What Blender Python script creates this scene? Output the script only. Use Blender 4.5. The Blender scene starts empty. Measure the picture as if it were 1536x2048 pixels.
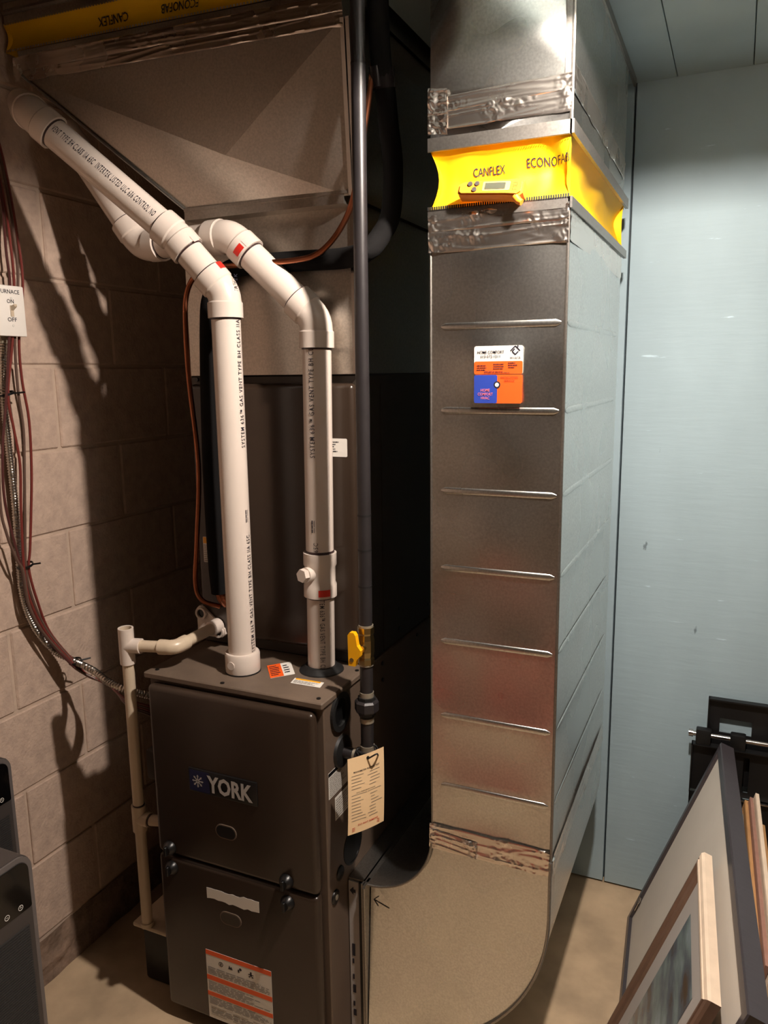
import bpy, bmesh, math, random
from mathutils import Vector, Matrix, noise
random.seed(7)
C = bpy.context.scene.collection
PI = math.pi
# ------------------------------------------------------------------ camera, world, light, exposure
CAM = Vector((1.168, -1.283, 1.522))
YAW, PITCH, ROLL, FPX = math.radians(24.25), math.radians(10.27), math.radians(-0.75), 1560.0
fwd = Vector((-math.sin(YAW)*math.cos(PITCH), math.cos(YAW)*math.cos(PITCH), -math.sin(PITCH)))
rgt0 = Vector((math.cos(YAW), math.sin(YAW), 0)); up0 = rgt0.cross(fwd)
rgt = rgt0*math.cos(ROLL) + up0*math.sin(ROLL); upv = -rgt0*math.sin(ROLL) + up0*math.cos(ROLL)
cd = bpy.data.cameras.new('camera'); cam = bpy.data.objects.new('camera', cd); C.objects.link(cam)
cd.sensor_fit = 'HORIZONTAL'; cd.sensor_width = 36.0; cd.lens = 36.0*FPX/1536.0; cd.clip_start = 0.02
cam.matrix_world = Matrix(((rgt.x, upv.x, -fwd.x, CAM.x), (rgt.y, upv.y, -fwd.y, CAM.y), (rgt.z, upv.z, -fwd.z, CAM.z), (0, 0, 0, 1)))
bpy.context.scene.camera = cam
world = bpy.data.worlds.new('world'); bpy.context.scene.world = world; world.use_nodes = True
world.node_tree.nodes['Background'].inputs[0].default_value = (1, 0.9, 0.8, 1)
world.node_tree.nodes['Background'].inputs[1].default_value = 0.0
vs = bpy.context.scene.view_settings
vs.view_transform = 'Standard'; vs.look = 'None'; vs.gamma = 1.0; vs.use_curve_mapping = False
vs.exposure = 0.0
BULB = Vector((1.08, -0.185, 2.135)); BULB_R = 0.026; BULB_E = 4600.0; BULB_COL = (1.0, 0.875, 0.775)

def ray(u, v):
    return rgt*((u-768)/FPX) - upv*((v-1024)/FPX) + fwd
def onX(u, v, x): d = ray(u, v); return CAM + d*((x-CAM.x)/d.x)
def onY(u, v, y): d = ray(u, v); return CAM + d*((y-CAM.y)/d.y)
def onZ(u, v, z): d = ray(u, v); return CAM + d*((z-CAM.z)/d.z)
def atz(u, v, z): return CAM + ray(u, v)*z

# ------------------------------------------------------------------ materials
MATS = {}
def srgb(r, g, b):
    f = lambda c: (c/255/12.92) if c <= 10 else ((c/255+0.055)/1.055)**2.4
    return (f(r), f(g), f(b), 1)
def pm(name, col, rough=0.5, metal=0.0, var=0.0, vscale=8.0, bump=0.0, bscale=60.0, rvar=0.0, spec=0.5, stretch=None, emit=0.0, coat=0.0, bdist=0.002, bdetail=3.0, alpha=None):
    if name in MATS: return MATS[name]
    m = bpy.data.materials.new(name); m.use_nodes = True; MATS[name] = m
    nt = m.node_tree; b = nt.nodes['Principled BSDF']
    c = srgb(*col)
    b.inputs['Base Color'].default_value = c
    b.inputs['Roughness'].default_value = rough; b.inputs['Metallic'].default_value = metal
    b.inputs['Specular IOR Level'].default_value = spec
    if coat: b.inputs['Coat Weight'].default_value = coat; b.inputs['Coat Roughness'].default_value = 0.12
    if emit: b.inputs['Emission Color'].default_value = c; b.inputs['Emission Strength'].default_value = emit
    tc = nt.nodes.new('ShaderNodeTexCoord')
    src = tc.outputs['Object']
    if stretch:
        mp = nt.nodes.new('ShaderNodeMapping'); mp.inputs['Scale'].default_value = stretch
        nt.links.new(src, mp.inputs[0]); src = mp.outputs[0]
    if var or rvar:
        n = nt.nodes.new('ShaderNodeTexNoise'); n.inputs['Scale'].default_value = vscale; n.inputs['Detail'].default_value = 6
        nt.links.new(src, n.inputs['Vector'])
        if var:
            r = nt.nodes.new('ShaderNodeValToRGB')
            r.color_ramp.elements[0].position = 0.3; r.color_ramp.elements[1].position = 0.7
            r.color_ramp.elements[0].color = tuple(x*(1-var) for x in c[:3])+(1,)
            r.color_ramp.elements[1].color = tuple(min(1, x*(1+var)) for x in c[:3])+(1,)
            nt.links.new(n.outputs[0], r.inputs[0]); nt.links.new(r.outputs[0], b.inputs['Base Color'])
        if rvar:
            mr = nt.nodes.new('ShaderNodeMapRange'); mr.inputs['To Min'].default_value = max(0.02, rough-rvar); mr.inputs['To Max'].default_value = min(1, rough+rvar)
            nt.links.new(n.outputs[0], mr.inputs[0]); nt.links.new(mr.outputs[0], b.inputs['Roughness'])
    if bump:
        n2 = nt.nodes.new('ShaderNodeTexNoise'); n2.inputs['Scale'].default_value = bscale; n2.inputs['Detail'].default_value = bdetail
        nt.links.new(src, n2.inputs['Vector'])
        bp = nt.nodes.new('ShaderNodeBump'); bp.inputs['Strength'].default_value = bump; bp.inputs['Distance'].default_value = bdist
        nt.links.new(n2.outputs[0], bp.inputs['Height']); nt.links.new(bp.outputs[0], b.inputs['Normal'])
    return m

def galv(name, col, rough, wob=0.3, wscale=5.0):
    """galvanised sheet: fine zinc grain, slow changes of gloss, a slow bump for the oil-canned reflections"""
    m = pm(name, col, rough, 1.0); nt = m.node_tree; b = nt.nodes['Principled BSDF']; c = srgb(*col)
    tc = nt.nodes.new('ShaderNodeTexCoord')
    def nz(scale, det):
        n = nt.nodes.new('ShaderNodeTexNoise'); n.inputs['Scale'].default_value = scale; n.inputs['Detail'].default_value = det
        nt.links.new(tc.outputs['Object'], n.inputs['Vector']); return n.outputs[0]
    r = nt.nodes.new('ShaderNodeValToRGB')
    r.color_ramp.elements[0].position = 0.3; r.color_ramp.elements[1].position = 0.7
    r.color_ramp.elements[0].color = tuple(x*0.88 for x in c[:3])+(1,); r.color_ramp.elements[1].color = tuple(min(1, x*1.1) for x in c[:3])+(1,)
    nt.links.new(nz(230, 2), r.inputs[0]); nt.links.new(r.outputs[0], b.inputs['Base Color'])
    mr = nt.nodes.new('ShaderNodeMapRange'); mr.inputs['To Min'].default_value = rough-0.06; mr.inputs['To Max'].default_value = rough+0.08
    nt.links.new(nz(6, 1), mr.inputs[0]); nt.links.new(mr.outputs[0], b.inputs['Roughness'])
    if not wob: return m
    bp = nt.nodes.new('ShaderNodeBump'); bp.inputs['Strength'].default_value = wob; bp.inputs['Distance'].default_value = 0.012
    nt.links.new(nz(wscale, 0), bp.inputs['Height']); nt.links.new(bp.outputs[0], b.inputs['Normal'])
    return m

def foam(name, col):
    """blue insulation board: faint vertical grain, pale scratches and a few dark scuffs"""
    m = pm(name, col, 0.6, 0.0, spec=0.22); nt = m.node_tree; b = nt.nodes['Principled BSDF']
    tc = nt.nodes.new('ShaderNodeTexCoord'); c = srgb(*col)
    def nz(scale, st, det=4):
        mp = nt.nodes.new('ShaderNodeMapping'); mp.inputs['Scale'].default_value = st
        n = nt.nodes.new('ShaderNodeTexNoise'); n.inputs['Scale'].default_value = scale; n.inputs['Detail'].default_value = det
        nt.links.new(tc.outputs['Object'], mp.inputs[0]); nt.links.new(mp.outputs[0], n.inputs['Vector']); return n.outputs[0]
    def ramp(s, p0, p1):
        r = nt.nodes.new('ShaderNodeMapRange'); r.inputs['From Min'].default_value = p0; r.inputs['From Max'].default_value = p1
        nt.links.new(s, r.inputs[0]); return r.outputs[0]
    def mix(f, a, bb):
        x = nt.nodes.new('ShaderNodeMix'); x.data_type = 'RGBA'
        nt.links.new(f, x.inputs[0])
        for s, k in ((a, 6), (bb, 7)):
            if isinstance(s, tuple): x.inputs[k].default_value = s
            else: nt.links.new(s, x.inputs[k])
        return x.outputs[2]
    c2 = tuple(min(1, x*1.13) for x in c[:3])+(1,); c0 = tuple(x*0.9 for x in c[:3])+(1,)
    base = mix(ramp(nz(2.2, (1, 1, 0.5)), 0.35, 0.65), c0, c2)
    s1 = mix(ramp(nz(9, (1.0, 1.0, 7.0), 5), 0.70, 0.74), base, tuple(min(1, x*1.5) for x in c[:3])+(1,))
    s2 = mix(ramp(nz(14, (3.0, 3.0, 1.0), 6), 0.735, 0.78), s1, tuple(x*0.45 for x in c[:3])+(1,))
    nt.links.new(s2, b.inputs['Base Color'])
    bp = nt.nodes.new('ShaderNodeBump'); bp.inputs['Strength'].default_value = 0.25; bp.inputs['Distance'].default_value = 0.003
    nt.links.new(nz(9, (1.0, 1.0, 7.0), 5), bp.inputs['Height']); nt.links.new(bp.outputs[0], b.inputs['Normal'])
    return m

M_FOAM = foam('blue_foam_board', (158, 178, 186))
M_BLOCK = pm('concrete_block', (188, 164, 147), 0.93, var=0.14, vscale=38, bump=0.55, bscale=130, bdist=0.004, bdetail=5)
M_MORTAR = pm('mortar', (190, 168, 150), 0.95, var=0.1, vscale=20, bump=0.5, bscale=90, bdist=0.003)
M_FOOT = pm('rough_footing', (128, 106, 90), 0.95, var=0.3, vscale=22, bump=0.9, bscale=40, bdist=0.01)
M_FLOOR = pm('concrete_floor', (184, 160, 130), 0.72, var=0.24, vscale=8, bump=0.15, bscale=40, rvar=0.1)
M_PLASTER = pm('painted_plaster', (150, 132, 112), 0.85, var=0.03, vscale=3)
M_WOOD_DARK = pm('old_joist_wood', (96, 76, 56), 0.85, var=0.2, vscale=6, stretch=(1, 8, 8))
M_BROWN = pm('taupe_paint_dim_front', (50, 39, 31), 0.28, 0.0, var=0.04, vscale=14, bump=0.05, bscale=300, bdist=0.0005)  # same taupe paint as the casing, darkened for the dimly lit fronts
M_LIDP = pm('taupe_paint_top_lit', (104, 89, 76), 0.55, 0.1, var=0.14, vscale=18)  # same taupe paint, mottled, with the light from above put into it
M_CASEL = pm('taupe_paint_lit_side', (94, 79, 67), 0.45, var=0.05, vscale=10)  # same taupe paint as the doors, lightened for the lit side
M_CASE = pm('dark_taupe_casing', (58, 50, 43), 0.42, 0.25, var=0.05, vscale=10)
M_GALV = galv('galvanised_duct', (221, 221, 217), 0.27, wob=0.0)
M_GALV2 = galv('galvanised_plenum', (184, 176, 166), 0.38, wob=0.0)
M_GALVD = galv('dull_galvanised_strip', (158, 154, 148), 0.42, wob=0.0)
M_FOIL = pm('foil_tape', (236, 228, 220), 0.27, 1.0, rvar=0.06)
M_YEL = pm('yellow_fabric', (226, 180, 12), 0.62, var=0.06, vscale=10, bump=0.35, bscale=900, bdist=0.0006, spec=0.3)
M_PVC = pm('white_pvc', (212, 199, 188), 0.24, var=0.015, vscale=12)
M_PVCC = pm('cream_pvc', (202, 184, 160), 0.32, var=0.03, vscale=12)
M_INK = pm('black_ink', (28, 26, 40), 0.6)
M_CEM = pm('dark_primer_ring', (52, 34, 34), 0.4)
M_RED = pm('red_label', (196, 40, 30), 0.4)
M_BLACK = pm('black_plastic', (16, 16, 17), 0.35)
M_RUB = pm('black_rubber', (22, 22, 22), 0.55)
M_GASP = pm('black_iron_pipe', (40, 37, 38), 0.36, 0.0, var=0.12, vscale=25)
M_INSUL = pm('black_foam_insulation', (20, 19, 19), 0.9, bump=0.25, bscale=80, spec=0.1)
M_COPPER = pm('copper_tube', (158, 96, 68), 0.36, 1.0, var=0.15, vscale=30)
M_BRASS = pm('nickel_brass', (178, 158, 112), 0.28, 1.0)
M_CHROME = pm('bright_steel', (205, 200, 195), 0.18, 1.0)
M_ZINC = pm('pipe_dope_thread', (170, 160, 142), 0.4, 0.6)
M_YPL = pm('yellow_plastic', (240, 170, 12), 0.35)
M_WHITE = pm('white_paint', (238, 232, 224), 0.4)
M_PAPER = pm('white_sticker', (222, 218, 210), 0.5)
M_STICKG = pm('grey_text_lines', (128, 120, 112), 0.6)
M_MANILA = pm('manila_card', (238, 204, 158), 0.75, var=0.03, vscale=20)
M_ORANGE = pm('orange_print', (236, 92, 30), 0.45)
M_ORPL = pm('orange_plastic', (238, 140, 36), 0.4)
M_BLUEP = pm('blue_print', (42, 66, 160), 0.45)
M_NAVY = pm('navy_badge', (24, 28, 62), 0.3)
M_SILVER = pm('silver_letter', (205, 203, 200), 0.35, 0.3)
M_MAROON = pm('maroon_wire', (112, 46, 40), 0.4)
M_BRWIRE = pm('brown_wire', (92, 70, 60), 0.45)
M_ARMOR = pm('armoured_cable', (190, 184, 176), 0.28, 1.0)
M_HEAT = pm('charcoal_plastic', (60, 55, 53), 0.5)
M_GRILL = pm('charcoal_grille', (44, 43, 43), 0.6)
M_GLOSS = pm('black_gloss', (8, 8, 9), 0.08)
M_LCD = pm('grey_lcd', (70, 72, 60), 0.25)
M_FRB = pm('black_frame_wood', (62, 57, 60), 0.32, var=0.1, vscale=30, stretch=(1, 8, 1))
M_CREAM = pm('cream_frame', (226, 204, 180), 0.5, var=0.06, vscale=30)
M_TANW = pm('tan_wood', (186, 140, 92), 0.5, var=0.15, vscale=18, stretch=(6, 1, 6))
M_BACKP = pm('frame_backing_paper', (206, 198, 186), 0.8, var=0.04, vscale=5)
M_MAT = pm('picture_mat', (178, 172, 166), 0.6)
M_PBRN = pm('pinkish_brown_band', (150, 112, 98), 0.5, var=0.1, vscale=60)
M_METALB = pm('black_powder_coat', (17, 17, 18), 0.45, 0.1)
M_FILT = pm('filter_cardboard', (176, 170, 166), 0.7, var=0.06, vscale=30)
M_BIN = pm('red_plastic', (190, 36, 44), 0.4)
M_GREYP = pm('pump_dark_base', (30, 28, 26), 0.5)
M_BULB = pm('lit_bulb', (255, 255, 255), 0.5)
_b = M_BULB.node_tree.nodes['Principled BSDF']; _b.inputs['Emission Color'].default_value = BULB_COL+(1,); _b.inputs['Emission Strength'].default_value = BULB_E

# ------------------------------------------------------------------ mesh helpers
class MB:
    def __init__(s): s.v = []; s.f = []; s.sm = []
    def add(s, vs, fs, smooth=False):
        o = len(s.v); s.v += [Vector(p) for p in vs]; s.f += [[i+o for i in f] for f in fs]; s.sm += [smooth]*len(fs); return s
    def box(s, a, b):
        x0, y0, z0 = a; x1, y1, z1 = b
        return s.add([(x0,y0,z0),(x1,y0,z0),(x1,y1,z0),(x0,y1,z0),(x0,y0,z1),(x1,y0,z1),(x1,y1,z1),(x0,y1,z1)],
                     [(0,3,2,1),(4,5,6,7),(0,1,5,4),(1,2,6,5),(2,3,7,6),(3,0,4,7)])
    def rbox(s, a, b, r=0.003, seg=2, smooth=True):
        bm = bmesh.new(); bmesh.ops.create_cube(bm, size=1.0)
        for v in bm.verts:
            v.co = Vector([(a[i]+b[i])/2 + v.co[i]*(b[i]-a[i]) for i in range(3)])
        bmesh.ops.bevel(bm, geom=bm.edges[:], offset=r, segments=seg, affect='EDGES', profile=0.5)
        bm.verts.index_update()
        s.add([v.co.copy() for v in bm.verts], [[v.index for v in f.verts] for f in bm.faces], smooth); bm.free(); return s
    def prism(s, poly, fn0, fn1, smooth=False):
        """poly: list of 2D points; fn0/fn1 map a 2D point to the two end positions"""
        n = len(poly); a = [fn0(p) for p in poly]; b = [fn1(p) for p in poly]
        s.add(a+b, [list(range(n))[::-1], list(range(n, 2*n))])
        s.add(a+b, [(i, (i+1) % n, n+(i+1) % n, n+i) for i in range(n)], smooth); return s
    def tube(s, pts, r, n=14, cap=True, smooth=True):
        pts = [Vector(p) for p in pts]; m = len(pts)
        rs = r if isinstance(r, (list, tuple)) else [r]*m
        tg = []
        for i in range(m):
            a = pts[max(0, i-1)]; b = pts[min(m-1, i+1)]; d = b-a
            if d.length < 1e-9: d = tg[-1] if tg else Vector((0, 0, 1))
            tg.append(d.normalized())
        t = tg[0]; nn = t.cross(Vector((0.3, 0.5, 0.81))); 
        if nn.length < 0.1: nn = t.cross(Vector((1, 0, 0)))
        nn.normalize(); vs = []
        for i in range(m):
            nn = (nn - tg[i]*nn.dot(tg[i])).normalized(); bb = tg[i].cross(nn)
            for k in range(n):
                an = 2*PI*k/n; vs.append(pts[i] + (nn*math.cos(an)+bb*math.sin(an))*rs[i])
        s.add(vs, [(i*n+k, i*n+(k+1) % n, (i+1)*n+(k+1) % n, (i+1)*n+k) for i in range(m-1) for k in range(n)], smooth)
        if cap:
            s.add(vs[:n], [list(range(n))[::-1]]); s.add(vs[-n:], [list(range(n))])
        return s
    def ring(s, c, ax, r0, r1, h, n=28):
        """flat washer from r0 to r1, thickness h along ax starting at c"""
        ax = Vector(ax).normalized(); u = ax.orthogonal().normalized(); w = ax.cross(u); c = Vector(c); vs = []
        for (r, hh) in ((r0, 0), (r1, 0), (r1, h), (r0, h)):
            for k in range(n):
                a = 2*PI*k/n; vs.append(c + ax*hh + (u*math.cos(a)+w*math.sin(a))*r)
        fs = []
        for j in range(4):
            for k in range(n):
                fs.append((j*n+k, j*n+(k+1) % n, ((j+1) % 4)*n+(k+1) % n, ((j+1) % 4)*n+k))
        return s.add(vs, fs)
    def disc(s, c, ax, r, h=0.001, n=28):
        return s.tube([Vector(c), Vector(c)+Vector(ax).normalized()*h], r, n, smooth=False)
    def grid(s, fn, nu, nv, smooth=True):
        vs = [fn(i/nu, j/nv) for j in range(nv+1) for i in range(nu+1)]
        return s.add(vs, [(j*(nu+1)+i, j*(nu+1)+i+1, (j+1)*(nu+1)+i+1, (j+1)*(nu+1)+i) for j in range(nv) for i in range(nu)], smooth)
    def xform(s, m):
        s.v = [m @ p for p in s.v]; return s

ORG = {}
def obj(name, mb, mat, parent=None, fix=True):
    """link the collected shapes as one mesh object; vertices are given in world space"""
    org = ORG.get(parent.name, Vector((0, 0, 0))) if parent else Vector((0, 0, 0))
    me = bpy.data.meshes.new(name)
    me.from_pydata([tuple(p-org) for p in mb.v], [], mb.f)
    for p, sm in zip(me.polygons, mb.sm): p.use_smooth = sm
    if fix:
        bm = bmesh.new(); bm.from_mesh(me); bmesh.ops.remove_doubles(bm, verts=bm.verts, dist=1e-6)
        bmesh.ops.recalc_face_normals(bm, faces=bm.faces); bm.to_mesh(me); bm.free()
    me.update()
    if any(mb.sm): me.set_sharp_from_angle(angle=math.radians(38))
    if mat: me.materials.append(mat)
    o = bpy.data.objects.new(name, me); C.objects.link(o)
    if name in ('small_print', 'tag_lines', 'red_fine_print', 'touch_icon', 'warning_pictogram', 'card_print', 'maker_mark', 'meter_mark'): o['kind'] = 'stuff'
    if parent: o.parent = parent; ORG[o.name] = org
    return o
def tag(o, label=None, cat=None, group=None, kind=None):
    if label: o['label'] = label
    if cat: o['category'] = cat
    if group: o['group'] = group
    if kind: o['kind'] = kind
    return o
def thing(name, label, cat, loc, group=None):
    o = bpy.data.objects.new(name, None); C.objects.link(o); o.location = loc; o.empty_display_size = 0.05
    ORG[o.name] = Vector(loc); return tag(o, label, cat, group)
def part(name, mat, parent): 
    """decorator-free helper: returns a builder whose .done() links the part"""
    mb = MB(); mb.done = lambda: obj(name, mb, mat, parent); return mb
def catmull(pts, k=8):
    pts = [Vector(p) for p in pts]; out = []
    P = [pts[0]*2-pts[1]] + pts + [pts[-1]*2-pts[-2]]
    for i in range(1, len(P)-2):
        for j in range(k):
            t = j/k; a, b, c, d = P[i-1], P[i], P[i+1], P[i+2]
            out.append(0.5*((2*b)+(c-a)*t+(2*a-5*b+4*c-d)*t*t+(3*b-a-3*c+d)*t**3))
    out.append(pts[-1]); return out

def text_mesh(txt, res=2, bold=0.0, sp=1.0):
    cu = bpy.data.curves.new('t', 'FONT'); cu.body = txt; cu.resolution_u = res; cu.space_character = sp; cu.offset = bold
    o = bpy.data.objects.new('t', cu); C.objects.link(o)
    dg = bpy.context.evaluated_depsgraph_get(); dg.update()
    me = bpy.data.meshes.new_from_object(o.evaluated_get(dg))
    vs = [v.co.copy() for v in me.vertices]; fs = [list(p.vertices) for p in me.polygons]
    bpy.data.objects.remove(o); bpy.data.curves.remove(cu); bpy.data.meshes.remove(me)
    return vs, fs
def text_fit(txt, length, height, bold=0.0, sp=1.0):
    vs, fs = text_mesh(txt, 2, bold, sp)
    if not vs: return [], []
    x0 = min(v.x for v in vs); x1 = max(v.x for v in vs); y0 = min(v.y for v in vs); y1 = max(v.y for v in vs)
    sy = height/0.69; sx = length/(x1-x0) if length else sy
    return [Vector(((v.x-x0)*sx, v.y*sy, 0)) for v in vs], fs
def flat_text(mb, txt, p, ux, uy, length, height, bold=0.0, lift=0.0006):
    """lettering lying on a plane: p lower-left corner, ux/uy unit directions"""
    ux = Vector(ux).normalized(); uy = Vector(uy).normalized(); nn = ux.cross(uy); p = Vector(p)
    vs, fs = text_fit(txt, length, height, bold)
    mb.add([p + ux*v.x + uy*v.y + nn*lift for v in vs], fs); return mb
def lines(mb, p, ux, uy, w, h, rows, rng, thick=0.4, lift=0.0006):
    """rows of small print too fine to read, as short bars"""
    ux = Vector(ux).normalized(); uy = Vector(uy).normalized(); nn = ux.cross(uy); p = Vector(p)+nn*lift
    rh = h/rows
    for r in range(rows):
        x = 0; y = h-(r+1)*rh+rh*(1-thick)/2; end = w*rng.uniform(0.6, 1.0)
        while x < end:
            l = min(rng.uniform(0.03, 0.16)*w, end-x)
            a = p+ux*x+uy*y; mb.add([a, a+ux*l, a+ux*l+uy*rh*thick, a+uy*rh*thick], [(0, 1, 2, 3)]); x += l+w*0.02
    return mb
def plate(mb, p, ux, uy, w, h, t=0.0006, r=0.0):
    """thin sticker / card: lower-left p, rounded corners r, thickness t along the normal"""
    ux = Vector(ux).normalized(); uy = Vector(uy).normalized(); nn = ux.cross(uy); p = Vector(p); poly = []
    if r <= 0: poly = [(0, 0), (w, 0), (w, h), (0, h)]
    else:
        for cx, cy, a0 in ((w-r, r, -90), (w-r, h-r, 0), (r, h-r, 90), (r, r, 180)):
            for k in range(5):
                a = math.radians(a0+k*22.5); poly.append((cx+r*math.cos(a), cy+r*math.sin(a)))
    f0 = lambda q: p+ux*q[0]+uy*q[1]
    return mb.prism(poly, f0, lambda q: f0(q)+nn*t)
def foil(mb, p, U, V, nu, nv, seed, amp=0.0022, edge=0.004, base=0.0012):
    """strip of foil tape over the parallelogram p, U, V: long creases, crumpled towards its ends"""
    p = Vector(p); U = Vector(U); V = Vector(V); nn = U.cross(V).normalized(); uu = U.normalized(); vv = V.normalized()
    rg = random.Random(seed); lu, lv = U.length, V.length
    def fn(u, v):
        x, y = u*lu, v*lv
        w = noise.noise(Vector((x*6, seed*3.7, 1.0)))*0.008
        n1 = noise.noise(Vector((x*3+seed*5, (y+w)*55, seed)))
        long_ = max(0.0, 1-abs(n1)*7)+0.5*max(0.0, 1-abs(noise.noise(Vector((x*5, (y-w)*90, seed+9))))*9)
        cr = max(0.0, 1-min(u, 1-u)*lu/0.03, 2.4*noise.noise(Vector((x*13, y*20, seed*9.1)))-0.35)
        cr = min(1.0, cr)
        crump = abs(noise.noise(Vector((x*52+seed, y*48, seed*2))))+0.55*abs(noise.noise(Vector((x*110+y*60, y*100-x*40, seed*4))))
        h = base+amp*(0.22*long_+0.8*cr*crump)
        jag = 0
        if v in (0.0, 1.0):
            h = 0.0006+amp*0.25*cr*crump; jag = noise.noise(Vector((x*22, seed*3.1, 0.5 if v < 0.5 else 8.5)))*edge*(0.15+cr)
        return p+U*u+V*v+nn*h+vv*jag
    return mb.grid(fn, int(nu*2.2), int(nv*2.2), True)
XV, YV, ZV = Vector((1, 0, 0)), Vector((0, 1, 0)), Vector((0, 0, 1))
# ------------------------------------------------------------------ the room
XW, YB, ZC, ZT = -0.35, 0.902, 2.22, 2.46       # left wall face, back wall face, foam ceiling, joist deck
XR, YF = 3.3, -4.4
tag(obj('floor', MB().box((XW-0.15, YF-0.1, -0.1), (XR+0.1, YB+0.1, 0)), M_FLOOR), kind='structure')
wl = tag(obj('wall_left', MB().box((XW-0.15, YF, 0), (XW-0.005, YB+0.1, ZT)), M_MORTAR), kind='structure')
bl_mesh = []
for k in range(4):
    bm = bmesh.new(); bmesh.ops.create_cube(bm, size=1)
    for v in bm.verts: v.co = Vector((v.co.x*0.03, v.co.y*0.3935, v.co.z*0.1955))
    bmesh.ops.bevel(bm, geom=bm.edges[:], offset=0.0022+0.0006*k, segments=1, affect='EDGES')
    me = bpy.data.meshes.new('block'); bm.to_mesh(me); bm.free(); me.materials.append(M_BLOCK); bl_mesh.append(me)
def block_piece(y0, y1, z0, z1):
    yc, zc = (y0+y1)/2, (z0+z1)/2
    if abs((y1-y0)-0.3935) < 1e-3 and abs((z1-z0)-0.1955) < 1e-3:
        o = bpy.data.objects.new('block', random.choice(bl_mesh)); C.objects.link(o)
        o.location = (XW-0.015+random.uniform(-0.0008, 0.0008), yc, zc); o.parent = wl
    else:
        obj('block', MB().rbox((XW-0.03, y0, z0), (XW+random.uniform(-0.0008, 0.0008), y1, z1), 0.0025, 1, False), M_BLOCK, wl)
for k in range(12):
    z0 = 0.122+0.203*k+0.00375; z1 = min(z0+0.1955, ZT-0.002)
    ph = 0.148 if k % 2 == 0 else -0.053
    y = ph+0.0045-0.4025*4
    while y < YB-0.01:
        y1 = min(y+0.3935, YB)
        if y1-y > 0.02 and y1 > -1.3: block_piece(y, y1, z0, z1)
        y += 0.4025
def foot(u, v):
    y = -1.4+u*(YB+1.4); z = v*0.118
    return Vector((XW-0.002+0.012*(1-v)+0.007*noise.noise(Vector((y*14, z*30, 2))), y, z))
obj('footing', MB().grid(foot, 90, 5, False), M_FOOT, wl)

wb = tag(obj('wall_back', MB().box((XW-0.15, YB+0.03, 0), (XR+0.1, YB+0.13, ZT)), M_BLACK), kind='structure')
for x0, x1 in ((XW, 0.278), (0.281, 0.8875), (0.8925, 1.50), (1.503, 2.11), (2.113, 2.72), (2.723, XR)):
    obj('foam_panel', MB().rbox((x0, YB, 0.006), (x1, YB+0.028, ZT), 0.0012, 1, False), M_FOAM, wb)
ce = tag(obj('ceiling', MB().box((0.503, YF, ZC+0.03), (XR+0.1, YB+0.03, ZC+0.06)), M_FOAM), kind='structure')
for x0, x1 in ((0.503, 0.986), (0.988, 1.155), (1.157, 1.765), (1.767, XR)):
    obj('foam_panel', MB().rbox((x0, YF, ZC), (x1, YB, ZC+0.028), 0.0012, 1, False), M_FOAM, ce)
ce2 = tag(obj('ceiling', MB().box((XW-0.15, YF, ZT), (0.56, YB+0.13, ZT+0.05)), M_WOOD_DARK), kind='structure')
for y in (-2.6, -2.2, -1.8, -1.4, -1.0, -0.6, -0.2):
    obj('joist', MB().box((XW, y, ZT-0.18), (0.503, y+0.04, ZT)), M_WOOD_DARK, ce2)
tag(obj('wall_right', MB().box((XR, YF, 0), (XR+0.1, YB+0.03, ZC+0.03)), M_PLASTER), kind='structure')
tag(obj('wall_front', MB().box((XW-0.15, YF-0.1, 0), (XR+0.1, YF, ZT)), M_PLASTER), kind='structure')

# ceiling bulb lighting the corner from above the frame, under an added shade
t = thing('ceiling_lamp', 'bulb on the blue ceiling under an added light-shaping frosted shade', 'lamp', (BULB.x, BULB.y, ZC))
obj('lamp_holder', MB().tube([(BULB.x, BULB.y, ZC), (BULB.x, BULB.y, ZC-0.02), (BULB.x, BULB.y, ZC-0.035), (BULB.x, BULB.y, ZC-0.07)], [0.055, 0.055, 0.035, 0.024], 24), M_WHITE, t)
sh = [(0.026, 0.05), (0.055, 0.044), (0.1, 0.02), (0.16, -0.018), (0.2, -0.04)]  # unseen shade, added and shaped to cut off the bulb's upward light
mb = MB(); N = 40
mb.add([Vector((BULB.x+r*math.cos(2*PI*k/N), BULB.y+r*math.sin(2*PI*k/N), BULB.z+z)) for r, z in sh for k in range(N)], [(j*N+k, j*N+(k+1) % N, ((j+1) % len(sh))*N+(k+1) % N, ((j+1) % len(sh))*N+k) for j in range(len(sh)-1) for k in range(N)], True)
ms = bpy.data.materials.new('added_frosted_shade'); ms.use_nodes = True; nt = ms.node_tree
d1 = nt.nodes.new('ShaderNodeBsdfDiffuse'); d2 = nt.nodes.new('ShaderNodeBsdfTranslucent'); mxs = nt.nodes.new('ShaderNodeMixShader'); mxs.inputs[0].default_value = 0.5  # translucent mix makes the added shade glow and fill the ceiling softly
d1.inputs[0].default_value = (0.55, 0.53, 0.5, 1); d2.inputs[0].default_value = (0.8, 0.77, 0.72, 1)
nt.links.new(d1.outputs[0], mxs.inputs[1]); nt.links.new(d2.outputs[0], mxs.inputs[2]); nt.links.new(mxs.outputs[0], nt.nodes['Material Output'].inputs[0])
obj('added_lamp_shade', mb, ms, t)
prof = [(BULB.z-BULB_R*math.sin(a), max(0.0012, BULB_R*math.cos(a))) for a in [PI/2*k/9 for k in range(10)]]
obj('bulb_dome', MB().tube([(BULB.x, BULB.y, z) for z, r in prof], [r for z, r in prof], 24), M_BULB, t)
obj('bulb_collar', MB().tube([(BULB.x, BULB.y, BULB.z+0.0005), (BULB.x, BULB.y, BULB.z+0.012), (BULB.x, BULB.y, BULB.z+0.045)], [BULB_R+0.001, BULB_R, 0.016], 24), M_WHITE, t)

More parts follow.
